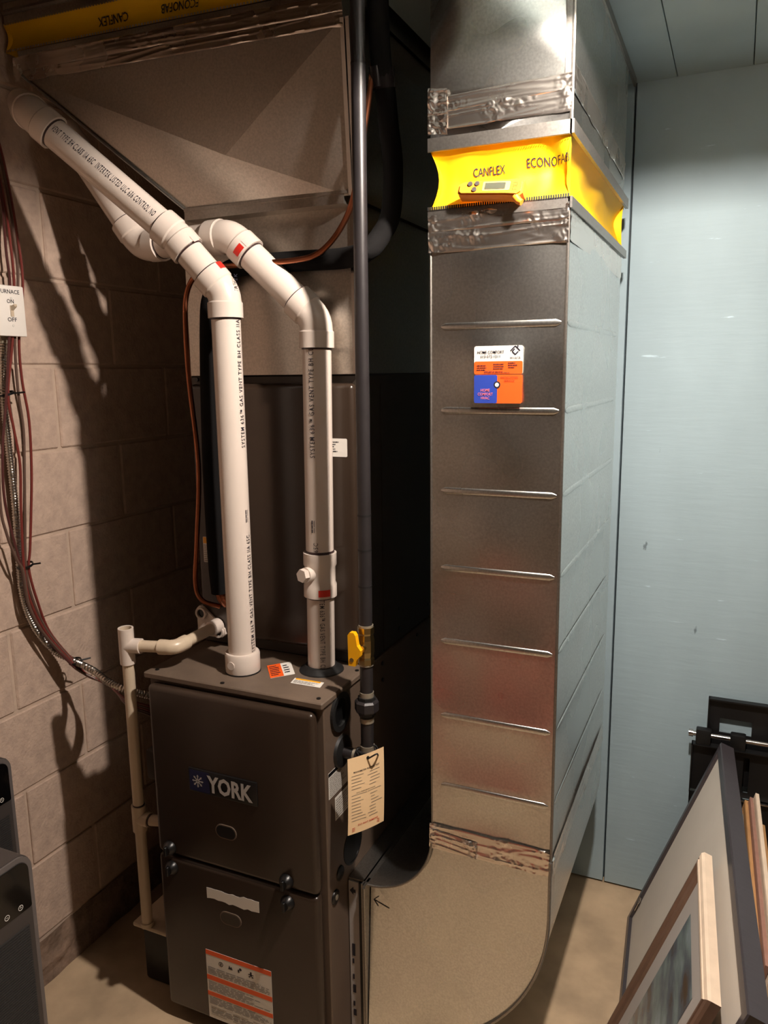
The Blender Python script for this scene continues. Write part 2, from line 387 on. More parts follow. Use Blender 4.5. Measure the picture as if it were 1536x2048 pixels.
# ------------------------------------------------------------------ furnace
W, D, H, HB = 0.445, 0.749, 0.868, 0.03
fu = thing('furnace', 'dark taupe gas furnace with two front doors and a badge', 'furnace', (W/2, D/2, 0))
obj('casing', MB().rbox((0, 0.014, HB), (W, D, H-0.008), 0.003, 1, False), M_CASEL, fu)
mb = MB().rbox((-0.004, -0.001, H-0.014), (W+0.004, D-0.004, H), 0.0025, 1, False)
lid = obj('lid', mb, M_LIDP, fu)
for x, y in ((0.43, 0.02), (0.018, 0.02), (0.436, 0.185), (0.2, 0.012)): obj('screw', MB().disc((x, y, H), ZV, 0.0045, 0.002, 10), M_BLACK, lid)
for x0, y0 in ((0.01, 0.04), (W-0.07, 0.04), (0.01, D-0.08), (W-0.07, D-0.08)):
    obj('foot_pad', MB().box((x0, y0, 0), (x0+0.06, y0+0.04, HB)), M_RUB, fu)
obj('base_pan', MB().box((0.012, 0.03, 0.012), (W-0.012, D-0.02, HB)), M_BLACK, fu)
ud = obj('door', MB().rbox((0.012, -0.013, 0.4385), (0.433, 0.016, 0.846), 0.0125, 4), M_BROWN, fu); tag(ud, 'upper door with the badge')
ld = obj('door', MB().rbox((0.012, -0.013, 0.036), (0.433, 0.016, 0.4355), 0.0125, 4), M_BROWN, fu); tag(ld, 'lower door with the orange warning label')
FY = -0.0131
def pill(mb, x0, x1, z0, z1, y, t):
    r = (z1-z0)/2; poly = []
    for cx, a0 in ((x1-r, -90), (x0+r, 90)):
        for k in range(9):
            a = math.radians(a0+k*22.5); poly.append((cx+r*math.cos(a), (z0+z1)/2+r*math.sin(a)))
    return mb.prism(poly, lambda q: Vector((q[0], y, q[1])), lambda q: Vector((q[0], y-t, q[1])))
for door, x0, x1, z0, z1, inner in ((ud, 0.181, 0.236, 0.519, 0.552, M_BLACK), (ld, 0.18, 0.237, 0.306, 0.338, M_CASE)):
    h = obj('handle', pill(MB(), x0, x1, z0, z1, FY, 0.0022), M_LIDP, door)
    obj('dark_recess_plate', pill(MB(), x0+0.0025, x1-0.0025, z0+0.0025, z1-0.0025, FY-0.0022, 0.0004), inner, h)  # dark plate laid on the handle, standing in for a shaded recess
for door, x, z in ((ud, 0.05, 0.457), (ud, 0.358, 0.458), (ld, 0.052, 0.408), (ld, 0.359, 0.408)):
    k = obj('latch_knob', MB().tube([(x, FY+0.002, z), (x, FY-0.004, z), (x, FY-0.012, z), (x, FY-0.014, z)], [0.017, 0.0165, 0.011, 0.009], 18), M_BLACK, door)
    obj('knob_grip', MB().rbox((x-0.0035, FY-0.021, z-0.011), (x+0.0035, FY-0.012, z+0.011), 0.001, 1), M_BLACK, k)
# badge
bd = obj('badge', MB().rbox((0.117, FY-0.004, 0.616), (0.295, FY+0.001, 0.672), 0.0022, 2), M_BLACK, ud)
obj('badge_field', plate(MB(), (0.121, FY-0.004, 0.62), XV, ZV, 0.052, 0.048, 0.0004, 0.002), M_NAVY, bd)
obj('badge_lettering', flat_text(MB(), 'YORK', (0.168, FY-0.0046, 0.626), XV, ZV, 0.117, 0.036, 0.036), M_SILVER, bd)
mb = MB()
for k in range(4):
    a = PI*k/4; u = Vector((math.cos(a), 0, math.sin(a))); w = Vector((-math.sin(a), 0, math.cos(a))); c = Vector((0.143, FY-0.0048, 0.644))
    mb.add([c-u*0.0145-w*0.0013, c+u*0.0145-w*0.0013, c+u*0.0145+w*0.0013, c-u*0.0145+w*0.0013], [(0, 1, 2, 3)])
    for sg in (-1, 1):
        for s2 in (-1, 1):
            b0 = c+u*0.008*sg; e = b0+(u*sg+w*s2)*0.0035; mb.add([b0-w*0.0008, b0+u*sg*0.0016, e+u*sg*0.0012, e-w*s2*0.0006], [(0, 1, 2, 3)])
obj('badge_snowflake', mb, M_SILVER, bd)
# torn white label and warning label on the lower door
rng = random.Random(3); top = [(0.146+0.139*k/14, 0.3845+rng.uniform(-0.0015, 0.0015)+(0.002 if k > 9 else 0)) for k in range(15)]
bot = [(0.146+0.139*k/14, 0.3575+rng.uniform(-0.0012, 0.0035)) for k in range(15)]
obj('torn_label', MB().prism(bot+top[::-1], lambda q: Vector((q[0], FY, q[1])), lambda q: Vector((q[0], FY-0.0005, q[1]))), M_PAPER, ld)
wlb = obj('warning_label', plate(MB(), (0.133, FY, 0.045), XV, ZV, 0.176, 0.178), M_PAPER, ld)
mb = MB()
for z, h, x0, x1 in ((0.211, 0.012, 0, 0.176), (0.146, 0.012, 0, 0.176), (0.104, 0.011, 0, 0.176)): plate(mb, (0.133+x0, FY-0.0006, z), XV, ZV, x1-x0, h, 0.0003)
obj('orange_band', mb, M_ORANGE, wlb)
mb = MB(); rng = random.Random(5)
for z, h, rows in ((0.161, 0.02, 5), (0.118, 0.025, 7), (0.082, 0.02, 6)): lines(mb, (0.137, FY-0.0006, z), XV, ZV, 0.168, h, rows, rng)
for x in (0.14, 0.2, 0.255): plate(mb, (x, FY-0.0006, 0.055), XV, ZV, 0.042, 0.001, 0.0003); plate(mb, (x, FY-0.0006, 0.075), XV, ZV, 0.042, 0.001, 0.0003)
lines(mb, (0.14, FY-0.0006, 0.058), XV, ZV, 0.15, 0.015, 4, rng)
obj('small_print', mb, M_STICKG, wlb)
mb = MB()
for x, kind in ((0.174, 0), (0.2, 1), (0.225, 2), (0.255, 3)):
    z = 0.196
    if kind == 0: mb.ring((x, FY-0.0006, z), -YV, 0.0045, 0.006, 0.0003, 16); plate(mb, (x-0.0015, FY-0.0006, z-0.003), XV, ZV, 0.003, 0.006, 0.0003)
    elif kind == 1: mb.add([(x-0.006, FY-0.0009, z-0.005), (x+0.006, FY-0.0009, z-0.005), (x+0.003, FY-0.0009, z+0.003), (x, FY-0.0009, z), (x-0.003, FY-0.0009, z+0.005)], [(0, 1, 2, 3, 4)])
    elif kind == 2: mb.disc((x+0.002, FY-0.0006, z+0.004), -YV, 0.0035, 0.0003, 10); plate(mb, (x-0.005, FY-0.0006, z-0.005), XV, ZV, 0.004, 0.007, 0.0003)
    else: mb.disc((x, FY-0.0006, z+0.005), -YV, 0.0025, 0.0003, 10); plate(mb, (x-0.0025, FY-0.0006, z-0.004), XV, ZV, 0.005, 0.007, 0.0003); plate(mb, (x-0.007, FY-0.0006, z-0.001), XV, ZV, 0.014, 0.002, 0.0003); plate(mb, (x-0.006, FY-0.0006, z-0.007), XV, ZV, 0.004, 0.003, 0.0003); plate(mb, (x+0.002, FY-0.0006, z-0.007), XV, ZV, 0.004, 0.003, 0.0003)
obj('warning_pictogram', mb, M_INK, wlb)
# right side: openings, grommets, rating stickers
mb = MB().ring((W, 0.08, 0.818), XV, 0.030, 0.042, 0.006, 32); op = obj('side_grommet', mb, M_RUB, fu)
obj('dark_hole_disc', MB().disc((W, 0.08, 0.818), XV, 0.031, 0.0006), M_BLACK, op)  # flat black disc standing in for the dark inside of the opening
obj('knockout', MB().ring((W, 0.128, 0.482), XV, 0.040, 0.045, 0.0012, 30).disc((W, 0.128, 0.482), XV, 0.0405, 0.0006), M_BLACK, fu)
for y, z in ((0.064, 0.452), (0.04, 0.41)):
    o = obj('side_plug', MB().tube([(W, y, z), (W+0.003, y, z), (W+0.004, y, z)], [0.0165, 0.0155, 0.012], 20), M_BLACK, fu)
obj('plug_center', MB().disc((W+0.004, 0.04, 0.41), XV, 0.006, 0.001, 12), M_ZINC, fu)
st = obj('rating_sticker', plate(MB(), (W, 0.024, 0.645), YV, ZV, 0.085, 0.058), M_PAPER, fu)
obj('small_print', lines(MB(), (W+0.0006, 0.027, 0.647), YV, ZV, 0.08, 0.046, 11, random.Random(8)), M_STICKG, st)
obj('black_header', plate(MB(), (W+0.0006, 0.024, 0.695), YV, ZV, 0.085, 0.008, 0.0003), M_BLACK, st)
st = obj('rating_sticker', plate(MB(), (W, 0.05, 0.583), YV, ZV, 0.085, 0.052), M_PAPER, fu)
obj('small_print', lines(MB(), (W+0.0006, 0.053, 0.586), YV, ZV, 0.078, 0.045, 8, random.Random(9)), M_STICKG, st)
obj('junction_box', MB().rbox((-0.04, 0.025, 0.588), (-0.001, 0.125, 0.662), 0.006, 2), M_CASE, fu)
for y, z in ((0.30, 0.845), (0.30, 0.805), (0.52, 0.845)): obj('screw', MB().disc((W, y, z), XV, 0.005, 0.002, 10), M_BLACK, fu)
# loose stickers on the lid
def lid_rect(u0, v0, u1, v1, u2, v2):
    a = onZ(u0, v0, H+0.0004); b = onZ(u1, v1, H+0.0004); c = onZ(u2, v2, H+0.0004); return a, b-a, c-a
a, ex, ey = lid_rect(541, 1357, 590, 1348, 534, 1332)
def quadplate(a, ex, ey, t=0.0006, s0=0.0, s1=1.0, lift=0.0):
    mb = MB(); n = ex.cross(ey).normalized()*(t); l = ex.cross(ey).normalized()*lift; p = a+ex*s0+l; e = ex*(s1-s0)
    mb.add([p, p+e, p+e+ey, p+ey, p+n, p+e+n, p+e+ey+n, p+ey+n], [(0,3,2,1),(4,5,6,7),(0,1,5,4),(1,2,6,5),(2,3,7,6),(3,0,4,7)]); return mb
st = obj('service_sticker', quadplate(a, ex, ey), M_PAPER, lid)
obj('orange_half', quadplate(a, ex, ey, 0.0003, 0.0, 0.55, 0.0006), M_ORANGE, st)
mb = lines(MB(), a+ex*0.06+ey*0.1+ZV*0.0009, ex, ey, ex.length*0.42, ey.length*0.8, 6, random.Random(4))
obj('small_print', mb, M_INK, st); mb = lines(MB(), a+ex*0.62+ey*0.15+ZV*0.0006, ex, ey, ex.length*0.25, ey.length*0.7, 4, random.Random(4)); obj('small_print', mb, M_INK, st)
a, ex, ey = lid_rect(581, 1366, 640, 1376, 590, 1356)
st = obj('caution_sticker', quadplate(a, ex, ey), M_PAPER, lid)
obj('small_print', lines(MB(), a+ex*0.05+ey*0.1+ZV*0.0006, ex, ey, ex.length*0.9, ey.length*0.55, 3, random.Random(6)), M_STICKG, st)
obj('yellow_stripe', quadplate(a+ey*0.75, ex, ey*0.22, 0.0003, 0.05, 0.9, 0.0006), M_YPL, st)

# ------------------------------------------------------------------ coil cabinet
CY, CZ0, CZ1 = 0.206, H+0.001, 1.515
co = thing('coil_cabinet', 'tall dark taupe cooling coil cabinet standing on the furnace', 'cabinet', (W/2, (CY+D)/2, CZ0))
obj('casing', MB().rbox((0.001, CY+0.012, CZ0), (W, D, CZ1), 0.003, 1, False), M_CASE, co)
dr = obj('front_panel', MB().rbox((0.012, CY-0.012, 0.9), (0.435, CY+0.016, 1.497), 0.012, 4), M_BROWN, co)
obj('side_seam', MB().box((W, 0.31, CZ0+0.004), (W+0.0015, D, CZ1-0.02)), M_CASE, co)
st = obj('serial_sticker', plate(MB(), (0.345, CY-0.0121, 1.342), XV, ZV, 0.074, 0.039, 0.0006, 0.003), M_PAPER, dr)
obj('small_print', lines(MB(), (0.35, CY-0.0127, 1.346), XV, ZV, 0.05, 0.03, 6, random.Random(2)), M_INK, st)
st = obj('warning_sticker', plate(MB(), (0.03, CY-0.0121, 1.078), XV, ZV, 0.035, 0.062, 0.0006, 0.002), M_PAPER, dr)
obj('yellow_band', plate(MB(), (0.031, CY-0.0127, 1.124), XV, ZV, 0.033, 0.015, 0.0003), M_YPL, st)
obj('small_print', lines(MB(), (0.032, CY-0.0127, 1.08), XV, ZV, 0.03, 0.042, 9, random.Random(2)), M_STICKG, st)
obj('screw', MB().disc((0.02, CY+0.011, 1.507), -YV, 0.005, 0.003, 10), M_BLACK, co)
for y, z in ((0.40, 0.9), (0.40, 0.95), (0.60, 0.905)): obj('screw', MB().disc((W+0.0015, y, z), XV, 0.005, 0.002, 10), M_BLACK, co)
# drain-pan plate with its ports
py = CY-0.013
dp = obj('drain_port_plate', MB().prism([(0.004, 0.9), (0.004, 0.962), (0.012, 0.969), (0.024, 0.966), (0.082, 0.918), (0.084, 0.905), (0.074, 0.896), (0.012, 0.894)],
        lambda q: Vector((q[0], py+0.012, q[1])), lambda q: Vector((q[0], py-0.004, q[1]))), M_PVC, co)
for x, z, r in ((0.018, 0.951, 0.0135), (0.066, 0.911, 0.0135)):
    pr = obj('drain_port', MB().ring((x, py-0.004, z), -YV, r*0.78, r*1.12, 0.006, 20), M_PVC, dp)
    obj('dark_port_disc', MB().disc((x, py-0.004, z), -YV, r*0.79, 0.0006, 20), M_BLACK, dp)  # flat black disc, the dark of the port bore put in as colour

# ------------------------------------------------------------------ supply plenum and transition
sp = thing('supply_plenum', 'galvanised plenum on the coil cabinet flaring left towards the ceiling', 'duct', (W/2, 0.45, CZ1))
PX0, PX1, PY0, PY1, PZ0, PZ1 = 0.013, 0.437, 0.206, 0.742, CZ1+0.001, 1.86
def xbreak(mb, a, b, c, d, lift, cen=None):
    """cross-broken sheet a,b,c,d (counter-clockwise from outside): four facets rising to the middle"""
    a, b, c, d = map(Vector, (a, b, c, d)); n = (b-a).cross(d-a).normalized(); m = (a+b+c+d)/4 if cen is None else Vector(cen)
    m = m+n*lift
    return mb.add([a, b, c, d, m], [(0, 1, 4), (1, 2, 4), (2, 3, 4), (3, 0, 4)])
mb = MB()
xbreak(mb, (PX0, PY0, PZ0), (PX1, PY0, PZ0), (PX1, PY0, PZ1), (PX0, PY0, PZ1), 0.007)
mb.add([(PX0,PY0,PZ0),(PX1,PY0,PZ0),(PX1,PY1,PZ0),(PX0,PY1,PZ0),(PX0,PY0,PZ1),(PX1,PY0,PZ1),(PX1,PY1,PZ1),(PX0,PY1,PZ1)], [(1,2,6,5),(2,3,7,6),(3,0,4,7),(0,3,2,1)])
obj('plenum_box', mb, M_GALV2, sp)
BL, BR = Vector((0.05, 0.17, 1.872)), Vector((0.448, 0.17, 1.862))
TL, TR = Vector((-0.30, 0.085, 2.166)), Vector((0.479, 0.085, 2.142))
bk = lambda p: Vector((p.x, PY1, p.z))
mb = MB(); cen = onY(455, 310, 0.128)
xbreak(mb, BL, BR, TR, TL, 0.008, cen)
mb.add([BL, TL, bk(TL), bk(BL)], [(0, 1, 2, 3)]); mb.add([BR, TR, bk(TR), bk(BR)], [(3, 2, 1, 0)]); mb.add([bk(BL), bk(BR), bk(TR), bk(TL)], [(3, 2, 1, 0)])
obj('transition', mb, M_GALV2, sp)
mb = MB()    # underside return of the flare and the slip flange over the plenum
mb.box((BL.x, BL.y-0.004, 1.848), (BR.x-0.012, PY0+0.002, 1.866)); mb.box((0.05, BL.y-0.006, 1.866), (BR.x, BL.y+0.004, 1.872))
obj('slip_flange', mb, M_GALV2, sp)
mb = MB()
dv = (TR-BR); 
for off, w in ((0.0, 0.008), (0.011, 0.007)):
    p = BR+Vector((off+0.001, -0.006, 0)); q = TR+Vector((off+0.001, -0.006, 0)); ww = Vector((w, 0, 0)); dd = Vector((0, 0.012, 0))
    obj('corner_cleat', MB().add([p, p+ww, p+ww+dd, p+dd, q, q+ww, q+ww+dd, q+dd], [(0,1,2,3),(4,7,6,5),(0,4,5,1),(1,5,6,2),(2,6,7,3),(3,7,4,0)]), M_CHROME, sp)
obj('corner_cleat', MB().box((PX1-0.004, PY0-0.006, PZ0), (PX1+0.005, PY0+0.01, PZ1-0.012)), M_CHROME, sp)
pe = Vector((0, -0.003, 0))
obj('edge_seam', MB().tube([BL+pe, TL+pe], 0.0035, 8), M_GALVD, sp)
CT = 0.052    # collar above the flare
mb = MB()
TLc, TRc = TL+Vector((-0.012, 0, CT)), TR+Vector((0, 0, CT))
mb.add([TL, TR, TRc, TLc, bk(TL), bk(TR), bk(TRc), bk(TLc)], [(0,1,2,3),(1,5,6,2),(5,4,7,6),(4,0,3,7)])
obj('collar', mb, M_GALV2, sp)
mb = MB()
obj('foil_tape', foil(MB(), TL+Vector((-0.02, -0.001, -0.012)), (TR-TL)+Vector((0.026, 0, 0)), Vector((0, 0, 0.028)), 110, 7, 1, 0.004, 0.006), M_FOIL, sp)
obj('foil_tape', foil(MB(), TL+Vector((-0.022, -0.003, 0.010)), (TR-TL)+Vector((0.028, 0, 0)), Vector((0, 0, 0.030)), 110, 7, 2, 0.0035, 0.004), M_FOIL, sp)
# yellow flexible connector above it and the trunk it joins
ZY0 = CT+0.002; ZY1 = ZY0+0.056
fx = thing('flexible_connector', 'yellow fabric duct connector above the flared supply duct', 'duct connector', ((TL.x+TR.x)/2, 0.4, TL.z+ZY0), 'yellow flexible duct connectors')
def supfab(u, v):
    p = TLc+(TRc-TLc)*u; p = p+Vector((-0.034+0.044*u, 0, 0.002+0.056*v))
    s = math.sin(PI*v); p.y += 0.012*s+0.004*noise.noise(Vector((u*9, v*2, 5)))*s
    return p
mb = MB().grid(supfab, 80, 8)
a = supfab(1, 0); b = supfab(0, 0)
mb.grid(lambda u, v: Vector((supfab(0, v).x+0.012*math.sin(PI*v), 0.085+0.65*u, supfab(0, v).z)), 10, 8)
fb = obj('fabric', mb, M_YEL, fx)
obj('side_shade_panel', MB().grid(lambda u, v: Vector((supfab(1, v).x-0.004, 0.085+0.65*u, supfab(1, v).z)), 6, 2), M_GALVD, fx)  # dark metal in place of yellow fabric, standing in for shade here
for v in (0.0, 1.0):
    n = 110; mb = MB()
    for k in range(n):
        p = supfab(k/n, v); q = supfab((k+0.62)/n, v); o = Vector((0, -0.0025, 0)); h = Vector((0, 0, 0.0035 if v == 0 else -0.0035))
        mb.add([p+o-h*0.3, q+o-h*0.3, q+o+h, p+o+h], [(0, 1, 2, 3)])
    tag(obj('crimped_edge', mb, M_ZINC, fx), kind='stuff')
mb = MB()
for word, u0, ln in (('CANFLEX', 0.31, 0.075), ('ECONOFAB', 0.505, 0.085)):
    vs, fs = text_fit(word, ln, 0.017, 0.01); L = (TRc-TLc).length; out = []
    for q in vs:
        p = supfab(u0+ (ln-q.x)/L, 0.62-q.y/0.056); p.y -= 0.0012; out.append(p)
    obj('printed_text', MB().add(out, fs), M_INK, fx)
tk = thing('overhead_duct', 'ribbed galvanised duct overhead above the yellow supply connector', 'duct', ((TL.x+TR.x)/2, 0.4, TL.z+ZY1+0.05))
mb = MB(); A0, A1 = supfab(0, 1)+Vector((0.005, -0.001, 0)), supfab(1, 1)+Vector((-0.005, -0.001, 0)); ht = Vector((0, 0, 0.13))
mb.add([A0, A1, A1+ht, A0+ht, bk(A0), bk(A1), bk(A1+ht), bk(A0+ht)], [(0,1,2,3),(1,5,6,2),(5,4,7,6),(4,0,3,7),(3,2,6,7)])
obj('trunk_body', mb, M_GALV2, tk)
mb = MB()
for z, r in ((0.022, 0.006), (0.045, 0.004), (0.075, 0.007), (0.1, 0.004)):
    obj('standing_rib', MB().tube([A0+Vector((0, 0, z)), A1+Vector((0, 0, z))], r, 8), M_GALVD, tk)

# ------------------------------------------------------------------ return drop: riser, elbow, filter rack
RX0, RX1, RY0, RY1 = 0.645, 0.892, 0.1, 0.742
rd = thing('return_duct', 'tall ribbed galvanised return duct with a curved elbow into the furnace side', 'duct', (0.77, 0.42, 0))
RZ0, RZ1 = 0.575, 1.79
mb = MB()
zs = [RZ0, 0.69, 0.842, 0.998, 1.146, 1.297, 1.448, 1.60, RZ1]
rng = random.Random(21)
for k in range(len(zs)-1):       # each span of sheet between beads bulges a little
    z0, z1 = zs[k], zs[k+1]; bul = rng.choice((0.005, -0.004, 0.006, -0.005, 0.0035)); off = rng.uniform(-0.7, 0.7)
    def fr(u, v, z0=z0, z1=z1, bul=bul, off=off):
        s = math.sin(PI*u)*math.sin(PI*v)*(1+off*math.cos(2*PI*u))
        return Vector((RX0+(RX1-RX0)*u, RY0-bul*s, z0+(z1-z0)*v))
    def rt(u, v, z0=z0, z1=z1, bul=bul, off=off):
        s = math.sin(PI*u)*math.sin(PI*v)*(1+off*math.cos(2*PI*u))
        return Vector((RX1+bul*s*1.3, RY0+(RY1-RY0)*u, z0+(z1-z0)*v))
    mb.grid(fr, 12, 8); mb.grid(rt, 14, 8)
mb.add([(RX0,RY0,RZ0),(RX0,RY1,RZ0),(RX1,RY1,RZ0),(RX0,RY0,RZ1),(RX0,RY1,RZ1),(RX1,RY1,RZ1)], [(0,1,4,3),(1,2,5,4)])
obj('riser', mb, M_GALV, rd)
def bead(p, q, n, w=0.006, h=0.0024):
    p = Vector(p); q = Vector(q); n = Vector(n); d = (q-p).normalized(); s = n.cross(d); mb = MB(); vs = []
    K = [0.0, 0.04, 0.96, 1.0]; hs = [0.1, 1, 1, 0.1]
    for t, hh in zip(K, hs):
        for j in range(7):
            a = PI*j/6; vs.append(p+(q-p)*t+s*w*math.cos(a)*(0.3+0.7*hh)+n*h*math.sin(a)*hh)
    mb.add(vs, [(i*7+j, i*7+j+1, (i+1)*7+j+1, (i+1)*7+j) for i in range(3) for j in range(6)], True); return mb
for z in zs[1:-1]:
    obj('bead', bead((RX0+0.02, RY0-0.0004, z), (RX1-0.008, RY0-0.0004, z), -YV), M_GALV, rd)
    obj('bead', bead((RX1+0.0004, RY0+0.015, z), (RX1+0.0004, RY1-0.03, z), XV), M_GALV, rd)
obj('corner_seam', MB().tube([(RX1, RY0, RZ0-0.03), (RX1, RY0, RZ1)], 0.0028, 8), M_GALVD, rd)
obj('corner_seam', MB().tube([(RX0, RY0, RZ0), (RX0, RY0, RZ1)], 0.002, 6), M_GALVD, rd)
# elbow: throat and heel arcs
EX0 = 0.4955
thr = [Vector((EX0+0.15*math.sin(a), 0, 0.5665-0.15*math.cos(a)+0.0)) for a in [PI/2*k/14 for k in range(15)]]      # from rack up to riser
heel = [Vector((EX0+0.3965*math.sin(a), 0, 0.452-0.398*math.cos(a))) for a in [PI/2*k/26 for k in range(27)]]
H0 = Vector((0.757, 0, 0.167)); Q0 = Vector((0.655, 0, RZ0)); K0 = Vector((EX0, 0, thr[0].z))
def side(p, a, b): return ((b.x-a.x)*(p.z-a.z)-(b.z-a.z)*(p.x-a.x))/math.hypot(b.x-a.x, b.z-a.z)
def eface(p):      # the cross-broken cheek: folded along H0-Q0 and H0-K0
    d1 = max(0.0, side(p, H0, Q0)); d2 = max(0.0, side(p, H0, K0))
    return Vector((p.x, RY0-0.001+0.085*d1-0.135*d2, p.z))
hi = min(range(len(heel)), key=lambda i: (heel[i]-H0).length); H0 = heel[hi].copy()
r3 = [H0]+heel[hi+1:]+[Vector((RX1, 0, RZ0)), Q0]
r2 = [H0, Q0, Vector((RX0, 0, RZ0))]+thr[::-1]
r1 = [H0, K0, Vector((EX0, 0, heel[0].z))]+heel[0:hi]
mb = MB()
for r in (r1, r2, r3): mb.add([eface(p) for p in r], [list(range(len(r)))])
obj('elbow_cheek', mb, M_GALV, rd)
def strip(poly, y0, y1, mb): 
    n = len(poly)
    return mb.add([Vector((p.x, y0, p.z)) for p in poly]+[Vector((p.x, y1, p.z)) for p in poly], [(i, i+1, n+i+1, n+i) for i in range(n-1)], True)
obj('elbow_throat', strip(thr, RY0-0.003, RY1, MB()), M_GALV, rd)
mb = strip(heel+[Vector((RX1, 0, RZ0))], RY0-0.003, RY1, MB())
obj('elbow_heel', mb, M_GALV, rd)
back = [Vector((p.x, RY1, p.z)) for p in thr+[Vector((RX0, 0, RZ0)), Vector((RX1, 0, RZ0))]+heel[::-1]]
obj('elbow_back', MB().add(back, [list(range(len(back)))]), M_GALV, rd)
yy = Vector((0, RY0-0.004, 0))
obj('elbow_seam', MB().tube([p+yy for p in heel+[Vector((RX1, 0, RZ0))]], 0.0034, 8).tube([p+yy for p in thr], 0.0028, 8), M_GALVD, rd)
mb = MB()
obj('foil_tape', foil(MB(), (RX0-0.004, RY0-0.002, 0.543), (RX1-RX0+0.002, 0, 0.0), (0, 0, 0.055), 70, 12, 5, 0.005, 0.010), M_FOIL, rd)
obj('foil_tape', foil(MB(), (RX0-0.002, RY0-0.004, 0.556), (0.1, 0, -0.012), (0, 0, 0.035), 30, 9, 6, 0.007, 0.008), M_FOIL, rd)
obj('foil_tape', foil(MB(), (RX1+0.0015, RY0, 0.53), (0, 0.62, 0.01), (0, 0, 0.05), 60, 8, 7, 0.004, 0.006), M_FOIL, rd)
mb = MB()
obj('foil_tape', foil(MB(), (RX0-0.003, RY0-0.002, 1.728), (RX1-RX0+0.004, 0, 0.004), (0, 0, 0.045), 70, 10, 8, 0.0055, 0.008), M_FOIL, rd)
obj('foil_tape', foil(MB(), (RX0-0.003, RY0-0.003, 1.765), (RX1-RX0+0.004, 0, 0.002), (0, 0, 0.030), 70, 8, 9, 0.005, 0.006), M_FOIL, rd)
obj('foil_tape', foil(MB(), (RX1+0.0015, RY0, 1.735), (0, 0.62, -0.004), (0, 0, 0.05), 60, 9, 10, 0.003, 0.004), M_FOIL, rd)
mb = MB()      # collar that carries the connector
mb.box((RX0-0.001, RY0-0.001, RZ1-0.002), (RX1+0.001, RY1, RZ1+0.012))
obj('top_collar', mb, M_GALVD, rd)
mb = MB()
for p, q in (((0.503, 0.372), (0.54, 0.361)), ((0.503, 0.372), (0.515, 0.383)), ((0.503, 0.372), (0.514, 0.359))):
    a = eface(Vector((p[0], 0, p[1])))-YV*0.001; b = eface(Vector((q[0], 0, q[1])))-YV*0.001; n = (b-a).cross(YV).normalized()*0.0009
    mb.add([a-n, b-n, b+n, a+n], [(0, 1, 2, 3)])
obj('marker_arrow', mb, M_INK, rd)

ZA, ZB = RZ1+0.014, 1.902
fc = thing('flexible_connector', 'bright yellow fabric duct connector midway up the return duct', 'duct connector', (0.77, 0.42, ZA), 'yellow flexible duct connectors')
def fabpt(side_, u, v):
    bul = 0.020*math.sin(PI*v)
    z = ZA+(ZB-ZA)*v
    cr = 1-0.75*math.exp(-((u-1)/0.08)**2) if side_ == 0 else 1-0.75*math.exp(-(u/0.06)**2)-0.25*math.exp(-((u-1)/0.07)**2)
    w = 0.006*noise.noise(Vector((u*6+side_*11, v*2.5, 3)))*math.sin(PI*v)+0.010*math.exp(-((u-0.86)/0.06)**2)*math.sin(PI*v)*(1 if side_ == 0 else 0)
    d = bul*cr+w
    if side_ == 0: return Vector((RX0+0.012*math.sin(PI*v)*math.exp(-(u/0.1)**2)+(RX1-RX0)*u, RY0+d, z))
    return Vector((RX1-d, RY0+(RY1+0.02-RY0)*u, z+0.004*math.sin(u*9)*0))
mb = MB().grid(lambda u, v: fabpt(0, u, v), 60, 14).grid(lambda u, v: fabpt(1, u, v), 60, 14)
mb.grid(lambda u, v: Vector((RX0+0.016*math.sin(PI*v), RY0+(RY1-RY0)*u, ZA+(ZB-ZA)*v)), 10, 8)
mb.grid(lambda u, v: Vector((RX0+(RX1-RX0)*u, RY1-0.016*math.sin(PI*v), ZA+(ZB-ZA)*v)), 10, 8)
obj('fabric', mb, M_YEL, fc)
mb = MB()
for word, x0, z0, ln in (('CANFLEX', 0.719, 1.856, 0.058), ('ECONOFAB', 0.815, 1.861, 0.075)):
    vs, fs = text_fit(word, ln, 0.014, 0.008); out = []
    for q in vs:
        u = (x0+q.x-RX0)/(RX1-RX0); v = (z0+q.y-ZA)/(ZB-ZA)
        if u > 1: p = fabpt(1, (u-1)*(RX1-RX0)/(RY1-RY0), v)+XV*0.0012
        else: p = fabpt(0, u, v)-YV*0.0012
        out.append(p)
    obj('printed_text', MB().add(out, fs), M_INK, fc)
for z, h, nm in ((ZA, -0.018, 0), (ZB, 0.022, 1)):
    mb = MB()
    mb.box((RX0-0.004, RY0-0.005, min(z, z+h)), (RX1+0.002, RY0+0.001, max(z, z+h)))
    mb.box((RX1-0.001, RY0-0.005, min(z, z+h)), (RX1+0.006, RY1+0.045, max(z, z+h)))
    o = obj('metal_flange', mb, M_GALVD, fc)
    mb = MB(); n = 62
    for k in range(n):
        x0 = RX0-0.004+(RX1-RX0+0.006)*k/n; x1 = x0+0.0026; s = 1 if h < 0 else -1
        mb.box((x0, RY0-0.0065, z-0.0015), (x1, RY0-0.004, z+0.003*s+0.0016))
    tag(obj('crimp_teeth', mb, M_RUB if h < 0 else M_ZINC, o), kind='stuff')
ru = thing('overhead_duct', 'galvanised duct between the bright yellow connector and the ceiling', 'duct', (0.77, 0.42, ZB+0.02))
UZ0, UZ1 = ZB+0.021, ZC-0.001
mb = MB()
UM = UZ0+0.075
xbreak(mb, (RX0, RY0, UM), (RX1, RY0, UM), (RX1, RY0, UM+0.35), (RX0, RY0, UM+0.35), 0.006)
mb2 = MB(); 
a, b, c, d = Vector((RX0, RY0, UZ0)), Vector((RX1, RY0, UZ0)), Vector((RX1, RY0, UZ1)), Vector((RX0, RY0, UZ1))
